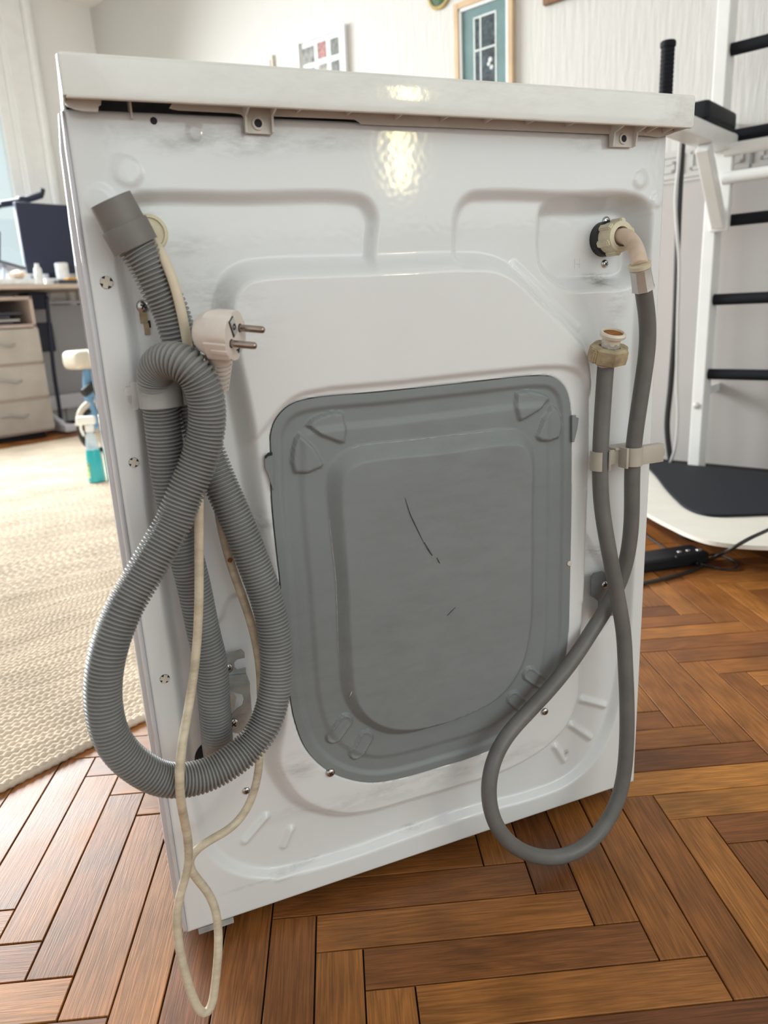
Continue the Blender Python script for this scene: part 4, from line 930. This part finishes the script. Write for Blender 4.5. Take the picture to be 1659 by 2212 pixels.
# laptop
lt = thing('laptop', 'open black laptop propped on a stand left of the monitor', 'laptop', rm(1.50, 4.12, .885), TH)
b = B(); b.box((.02, .06, .26), (.34, .012, .24), rot=Matrix.Rotation(-.35, 3, 'X') @ Matrix.Rotation(.30, 3, 'Y'), bev=.004); b.build('screen_lid', 'navy', lt)
b = B(); b.box((.05, -.08, .14), (.34, .22, .014), rot=Matrix.Rotation(.28, 3, 'Y'), bev=.004); b.build('keyboard_base', 'folder', lt)
for x in (-.06, .12): B().tube([(x, -.05, .004), (x+.03, -.06, .13)], .012, 8, .03).build('stand_leg', 'metal_white', lt)
B().box((.03, -.05, .006), (.30, .2, .012), bev=.004).build('stand_base', 'metal_white', lt)
# boom arm
bo = thing('boom_arm', 'black jointed boom arm reaching over the top of the monitor', 'arm', rm(1.35, 4.2, .885), TH)
fw = lambda p: Matrix.Rotation(-TH, 3, 'Z') @ (Vector(p)-rm(1.35, 4.2, .885))
B().tube([(0, 0, 0), (0, 0, .48)], .016, 10, .05).build('post', 'navy', bo, smooth=60)
p0, p1, p2, p3 = fw(onb(-90, 480, 4.2)), fw(onb(0, 446, 4.2)), fw(onb(48, 434, 4.2)), fw(onb(90, 421, 4.2))
B().tube([(0, 0, .48), p1], .014, 8, .03).build('lower_arm', 'navy', bo, smooth=60)
B().tube([p1+Vector((.0, 0, .01)), p2, p3], .020, 8, .02).build('upper_arm', 'navy', bo, smooth=60)
B().tube([p3, p3+Vector((.012, 0, .035))], .016, 8, .01).build('clamp', 'navy', bo, smooth=60)
B().box(p2, (.05, .04, .05), bev=.01).build('joint', 'navy', bo)
# small things on the desk
def desk_item(name, px, py, bb, size, m, label, cat, grp=None, lift=.886):
    p = onb(px, py, bb); o = B().box((0, 0, size[2]/2), size, bev=min(size)*.12).build(name, m, loc=(p.x, p.y, lift), rz=TH); return tag(o, label, cat, grp)
desk_item('paper_stack', 130, 600, 3.96, (.24, .12, .035), 'paper', 'pale stack of papers under the monitor on the desk', 'papers')
desk_item('notebook', 150, 600, 3.86, (.17, .06, .022), 'folder', 'black notebook at the desk edge below the monitor', 'notebook')
desk_item('orange_box', 160, 600, 3.86, (.10, .045, .012), 'orange', 'flat orange box lying on the black notebook', 'box', lift=.909)
desk_item('white_box', 25, 600, 3.89, (.20, .12, .030), 'paper', 'white box lying on the desk in front of the laptop', 'box')
o = B().lathe([(.022, 0), (.024, .01), (.022, .085), (.012, .10), (.012, .115)], 20).build('glue_bottle', 'paper', smooth=40); p = onb(84, 600, 3.86); o.location = (p.x, p.y, .886); tag(o, 'small white bottle standing on the desk left of the notebook', 'bottle')
o = B().lathe([(.035, 0), (.038, .01), (.038, .09), (.033, .092), (.033, .012)], 20).build('pen_cup', 'paper', smooth=40); p = onb(135, 590, 3.965); o.location = (p.x, p.y, .922); tag(o, 'white cup on the papers under the monitor', 'cup')
o = B().lathe([(.02, 0), (.045, .012), (.05, .03), (.03, .045), (.0, .05)], 18).build('peach_pouch', 'elbow', smooth=60); p = onb(38, 595, 3.89); o.location = (p.x, p.y, .917); tag(o, 'peach coloured pouch on the white box', 'pouch')
# child's bike peeping out from behind the machine
bk_ = thing('kick_bike', 'child\'s light blue bike with cream saddle, half hidden behind the left edge of the machine', 'bike', rm(1.52, 2.95, .0125), TH+.1)
def wheel(x):
    b = B(); pts_ = [(x+.105*math.cos(t), 0, .118+.105*math.sin(t)) for t in np.linspace(0, 2*math.pi, 33)]; b.tube(pts_, .013, 8, None, False); return b
for x in (-.02, .42):
    wh = wheel(x).build('wheel', 'black_rubber', bk_, smooth=60)
    b = B(); b.lathe([(.02, -.025), (.02, .025)], 14, frame((x, 0, .118), (0, 1, 0)))
    for k_ in range(8):
        t = math.pi*k_/4; b.tube([(x, 0, .118), (x+.1*math.cos(t), 0, .118+.1*math.sin(t))], .002, 5, .05)
    b.build('hub', 'handle_grey', wh)
B().tube([(-.02, 0, .118), (-.05, 0, .30), (-.035, 0, .42)], .020, 10, .02).build('frame_tube', 'blue_paint', bk_, smooth=60)
B().tube([(-.05, 0, .30), (.1, 0, .27), (.36, 0, .38)], .022, 10, .02).build('frame_tube', 'blue_paint', bk_, smooth=60)
B().tube([(.42, .0, .118), (.36, 0, .38), (.33, 0, .50)], .018, 10, .02).build('fork', 'blue_paint', bk_, smooth=60)
B().tube([(-.13, 0, .15), (-.105, 0, .22), (-.02, 0, .262), (.07, 0, .22), (.12, 0, .12)], .016, 8, .02).build('mudguard', 'cream_soft', bk_, smooth=60)
b = B(); b.box((.0, 0, .47), (.25, .14, .09), bev=.035, seg=4); b.build('saddle', 'cream_soft', bk_, smooth=60)
B().tube([(.33, -.17, .52), (.33, 0, .50), (.33, .17, .52)], .012, 8, .03).build('handlebar', 'handle_grey', bk_, smooth=60)
B().tube([(-.10, -.04, .31), (-.03, -.04, .345)], .022, 8, .02).build('pedal', 'black_rubber', bk_, smooth=60)
# spray bottle
sb = thing('spray_bottle', 'clear trigger spray bottle half full of teal liquid standing on the rug', 'bottle', (-.040, 2.57, .0105), -.3)
B().lathe([(.030, 0), (.034, .004), (.0335, .05), (.031, .10), (.027, .135), (.0262, .137)], 28).build('liquid', 'teal_liquid', sb, smooth=40)['label'] = 'teal liquid'
B().lathe([(.0262, .1375), (.0245, .16), (.020, .185), (.014, .205), (.014, .216)], 28, None, False, True).build('bottle_neck', 'clear_plastic', sb, smooth=40)
b = B(); b.lathe([(.0165, .212), (.0165, .235), (.013, .240)], 20); b.box((-.008, 0, .258), (.075, .028, .036), bev=.010, seg=3); b.build('trigger_head', 'trim_white', sb, smooth=40)
B().tube([(-.030, 0, .245), (-.034, 0, .225), (-.026, 0, .195)], .0055, 8, .01).build('trigger', 'trim_white', sb, smooth=60)
b = B(); v = []
for k_ in range(9):
    t = math.radians(150+12*k_); v += [(.0345*math.cos(t), .0345*math.sin(t), .02), (.0325*math.cos(t), .0325*math.sin(t), .085)]
b.raw(v, [(2*k_, 2*k_+2, 2*k_+3, 2*k_+1) for k_ in range(8)]); b.build('label', 'label_green', sb, smooth=60)

# ================================================================== PICTURE WALL
def picture(name, label, b0, b1, z0, z1, fw_, fm_, tilt, build, depth=.022, cat='picture'):
    t = thing(name, label, cat, rm(PW-.001, (b0+b1)/2, (z0+z1)/2), TH); w_, h_ = b1-b0, z1-z0
    t.rotation_euler = (tilt, 0, TH) if tilt else (0, 0, TH)
    b = B()
    for (y, z, sy, sz) in ((-w_/2+fw_/2, 0, fw_, h_), (w_/2-fw_/2, 0, fw_, h_), (0, -h_/2+fw_/2, w_-2*fw_, fw_), (0, h_/2-fw_/2, w_-2*fw_, fw_)): b.box((-depth/2, y, z), (depth, sy, sz), bev=.003)
    b.build('frame', fm_, t); build(t, w_, h_, fw_); return t
def collage(t, w_, h_, fw_):
    B().box((-.006, 0, 0), (.006, w_-2*fw_, h_-2*fw_)).build('mount', 'print_white', t)
    cells = []
    for r in range(4):
        z = h_/2-fw_-.062-.098*r
        for c, (y, s) in enumerate(((.098, .085), (.0, .06), (-.090, .055))): cells.append((y, z+(.004 if c == 1 else 0), s, .072))
    for k_, (y, z, sy, sz) in enumerate(cells):
        B().box((-.0095, y, z), (.002, sy, sz)).build('photo', 'photo%d' % ((k_*5+k_//3) % 6 if k_ > 2 else k_), t)
picture('photo_collage', 'white picture frame holding a grid of small photos, hung left of the teal print', 2.149, 2.491, 1.565, 1.988, .016, 'frame_white', .02, collage)
def teal(t, w_, h_, fw_):
    b = B(); i = fw_
    for (y, z, sy, sz) in ((-w_/2+i+.006, 0, .012, h_-2*i), (w_/2-i-.006, 0, .012, h_-2*i), (0, -h_/2+i+.006, w_-2*i, .012), (0, h_/2-i-.006, w_-2*i, .012)): b.box((-.010, y, z), (.014, sy, sz), bev=.002)
    b.build('inner_frame', 'frame_white', t)
    pr_ = B().box((-.004, 0, 0), (.006, w_-2*i-.02, h_-2*i-.02)).build('print', 'teal_print', t)
    y0, y1 = .050, -.058; z1_, z0__ = h_/2-.075, -.015-.12
    b = B()
    for y in (y0, (y0*2+y1)/3+.004, y1): b.box((-.0075, y, (z0__+z1_)/2), (.002, .007, z1_-z0__))
    for z in (z1_, (z0__+z1_)/2+.02, z0__): b.box((-.0075, (y0+y1)/2, z), (.002, abs(y1-y0)+.007, .007))
    b.build('painted_window', 'print_white', pr_)
    B().box((-.0070, (y0+y1)/2, (z0__+z1_)/2), (.001, abs(y1-y0), z1_-z0__)).build('painted_panes', 'pane_dark', pr_)
    b = B()
    for (y, z, r) in ((-.03, -.02, .010), (-.022, -.035, .008), (-.036, -.05, .009)): b.lathe([(r, 0), (r*.8, .001)], 10, frame((-.0082, y, z), (-1, 0, 0)))
    b.box((-.0080, .0, -.128), (.0015, .10, .022), bev=.0004); b.build('painted_flowers', 'print_white', pr_)
picture('teal_print', 'oak framed print of a teal door with paned window, right of the photo collage', 1.205, 1.50, 1.44, 1.893, .024, 'frame_oak', 0, teal)
def plain(t, w_, h_, fw_): B().box((-.005, 0, 0), (.006, w_-2*fw_, h_-2*fw_)).build('print', 'photo3', t)
picture('brown_frame', 'dark brown picture frame cut off by the top edge, right of the teal print', .66, 1.068, 1.775, 2.07, .03, 'frame_brown', 0, plain)
ov = thing('oval_plaque', 'round green wall plaque with a gold rim above and left of the teal print', 'plaque', rm(PW-.001, 1.584, 1.962), TH)
B().lathe([(.062, 0), (.064, .006), (.058, .012), (.050, .011), (.050, .006)], 36, Matrix.Rotation(-math.pi/2, 4, 'Y')).build('rim', 'gold_rim', ov, smooth=40)
B().lathe([(.051, .006), (.03, .009), (.0, .010)], 30, Matrix.Rotation(-math.pi/2, 4, 'Y'), True, False).build('painted_centre', 'green_plaque', ov, smooth=60)
sw = thing('wall_switch', 'small beige switch on the picture wall just above the machine lid', 'switch', rm(PW-.001, 2.713, 1.94), TH)
B().box((-.006, 0, 0), (.012, .055, .075), bev=.003).build('plate', 'cream_plastic', sw); B().box((-.014, 0, 0), (.006, .02, .035), bev=.002).build('rocker', 'cream_plastic', sw)

# ================================================================== WALL BARS, DIP STATION, PLATFORM
LA = 2.50
wbz = thing('gym_ladder', 'white gym wall bars with black foam rungs fixed to the picture wall on the right', 'wall bars', rm(LA, -.06, 0), TH)
for y in (.375, -.48):
    pst = B().box((0, y, 1.20), (.075, .042, 2.40), bev=.004).build('post', 'ladder_white', wbz)
    for z in (.3, 1.2, 2.2): B().box((.095, y, z), (.13, .03, .03)).build('wall_bracket', 'ladder_white', pst)
    B().lathe([(.012, 0), (.011, .005), (.003, .008)], 16, frame((-.0375, y+.002, .252), (-1, 0, 0))).build('bolt', 'crimp', pst, smooth=40)
for z in (.364, .6255, .886, 1.152, 1.413, 1.675, 1.936, 2.2):
    B().tube([(0, .358, z), (0, -.463, z)], .0195, 16, .1).build('rung', 'foam_black', wbz, smooth=60)
dp = thing('dip_station', 'white dip station with black arm pads and upright grip, hooked on the gym ladder', 'exercise bars', rm(LA, .25, .85), TH)
def dpart(nm, m, *boxes, **k):
    b = B()
    for bx_ in boxes: b.box(bx_[0], bx_[1], rot=bx_[2] if len(bx_) > 2 else None, bev=k.get('bev', .004), seg=k.get('seg', 2))
    return b.build(nm, m, dp, smooth=k.get('smooth'))
for y, sfx in ((0.02, ''), (-.58, '')):
    dpart('arm_beam', 'ladder_white', ((-.335, y+.012, .274), (.62, .075, .05)), bev=.006)
    dpart('arm_pad', 'pad_black', ((-.215, y+.016, .328), (.27, .10, .055)), bev=.014, seg=3, smooth=50)
    b = B(); b.tube([(-.60, y, .29), (-.60, y, .318), (-.60, y, .45)], .017, 14, .01)
    for k_ in range(11): b.lathe([(.0172, 0), (.0184, .002), (.0184, .008), (.0172, .010)], 14, Matrix.Translation((-.60, y, .325+.0108*k_)))
    b.lathe([(.0185, .445), (.0205, .448), (.0205, .458), (.0185, .461)], 16, Matrix.Translation((-.60, y, 0))); b.build('hand_grip', 'foam_black', dp, smooth=50)
    dx, dz_ = -.26, .19; L_ = math.hypot(dx, dz_)
    b = B(); b.box((-.165, y+.004, .130), (.042, .042, .30), rot=Matrix.Rotation(math.atan2(-.20, .22), 3, 'Y'), bev=.005); b.build('strut', 'ladder_white', dp)
    dpart('hook_plate', 'ladder_white', ((-.055, y+.005, .15), (.03, .06, .30)))
    for (xx, zz) in ((-.22, .252), (-.09, .252)):
        B().lathe([(.009, 0), (.008, .004)], 14, frame((xx, y+.0375, zz), (0, 1, 0))).build('bolt', 'crimp', dp)
for z in (.250, .165): B().tube([(-.07, .02, z), (-.07, -.58, z)], .020, 14, .1).build('cross_bar', 'ladder_white', dp, smooth=60)
# platform: a board that slopes a little towards the wall
PT = math.atan(.068)
pfm = thing('step_platform', 'low white board with rounded corners and black mat, at the foot of the gym ladder', 'platform', rm(1.60, -.35, .085), TH)
pfm.rotation_mode = 'QUATERNION'; pfm.rotation_quaternion = (Matrix.Rotation(TH, 3, 'Z') @ Matrix.Rotation(PT, 3, 'Y')).to_quaternion()
_pm = Matrix.Translation(rm(1.60, -.35, .085)) @ pfm.rotation_quaternion.to_matrix().to_4x4(); _pi = _pm.inverted()
def onpf(px, py, z=0.0):
    c = _pi @ Vector(CAMP); d = _pi.to_3x3() @ Vector(ray(px, py)); t = (z-c.z)/d.z; q = c+d*t; return (q.x, q.y)
ob = [(.90, 1.02), (.80, 1.02), (.45, .82), (.15, .64), (-.065, .456), (-.135, .385), (-.200, .31), (-.226, .255), (-.214, .19), (-.172, .12), (-.08, .0), (.06, -.18), (.22, -.34), (.40, -.36), (.70, -.20), (.90, -.05), (.955, .05), (.955, .45), (.955, .92)]
om = [(.86, .85), (.76, .81), (.529, .677), (.325, .568), (.193, .492), (.085, .423), (.034, .37), (.028, .332), (.07, .284), (.139, .222), (.25, .10), (.36, -.03), (.44, -.09), (.54, -.07), (.80, .08), (.90, .16), (.93, .28), (.93, .55), (.92, .80)]
ob = [(min(x, .835), y) for x, y in ob]; om = [(min(x, .825), y) for x, y in om]
ob = [tuple(p) for p in spline([(x, y, 0) for x, y in ob], 5, closed=True)[:, :2]]; om = [tuple(p) for p in spline([(x, y, 0) for x, y in om], 5, closed=True)[:, :2]]
b = B(); b.prism(ob, -.010, 0, 'z'); b.build('board', 'board_white', pfm, bevel=.003, smooth=35)
b = B(); b.prism(om, .0002, .008, 'z'); b.build('top_mat', 'mat_black', pfm, smooth=35)
for (x, y, h) in ((.08, .40, .066), (.20, -.12, .058), (.78, .80, .020), (.78, .02, .020)): B().lathe([(.03, -h), (.034, -h+.004), (.03, 0)], 16, Matrix.Translation((x, y, -.0095))).build('foot', 'black_rubber', pfm, smooth=40)
# cables on the right
A1 = 2.57
cable('wall_cable', [ona(1478, 255, A1), ona(1473, 330, A1), ona(1468, 420, A1), ona(1464, 520, A1), ona(1461, 620, A1), ona(1457, 720, A1), ona(1449, 830, A1), ona(1441, 920, A1), ona(1446, 975, A1), ona(1450, 1000, A1)], .011, 'cable_black', 'thick black cable hanging down the wall beside the wall bars')
cable('thin_cable', [ona(1471, 270, A1-.03), ona(1466, 350, A1-.03), ona(1459, 430, A1-.03), ona(1463, 510, A1-.03), ona(1467, 560, A1-.03), ona(1464, 700, A1-.03), ona(1462, 830, A1-.03), ona(1464, 900, A1-.03), ona(1458, 970, A1-.03), ona(1448, 1000, A1-.02)], .006, 'cable_grey', 'thin pale cable hanging along the black cable on the wall')
ps = thing('power_strip', 'black power strip lying on the parquet right of the machine', 'power strip', atz(1448, 1218, 0), math.radians(-7))
b = B(); b.box((-.085, .0, .016), (.34, .072, .030), bev=.006); b.build('housing', 'pad_black', ps)
for x in (.02, .045): B().lathe([(.006, 0), (.005, .0015)], 12, Matrix.Translation((x, -.006, .0312))).build('socket_screw', 'crimp', ps)
B().lathe([(.009, 0), (.008, .002)], 14, Matrix.Translation((.073, -.012, .0312))).build('switch_button', 'handle_grey', ps)
cable('floor_cable', [atz(1260, 1275, .005), atz(1330, 1270, .005), atz(1400, 1258, .005), atz(1455, 1245, .005), atz(1505, 1228, .005), atz(1540, 1205, .005), atz(1562, 1194, .03), atz(1578, 1187, .10), atz(1610, 1168, .121), atz(1659, 1145, .121), atz(1720, 1115, .120)], .0045, 'cable_black', 'long black cable running across the parquet past the power strip', step=.02)
cable('loop_cable', [atz(1505, 1218, .012), atz(1520, 1203, .006), atz(1548, 1198, .004), atz(1575, 1206, .004), atz(1594, 1219, .004), atz(1585, 1229, .004), atz(1560, 1229, .004), atz(1530, 1222, .004), atz(1512, 1218, .011)], .003, 'cable_black', 'looped black cable at the end of the power strip', step=.01)
cable('rear_cable', [atz(1370, 1135, .004), atz(1405, 1163, .004), atz(1430, 1180, .004), atz(1452, 1196, .008), atz(1462, 1204, .034)], .003, 'cable_black', 'short black cable running from behind the machine onto the power strip', step=.02)
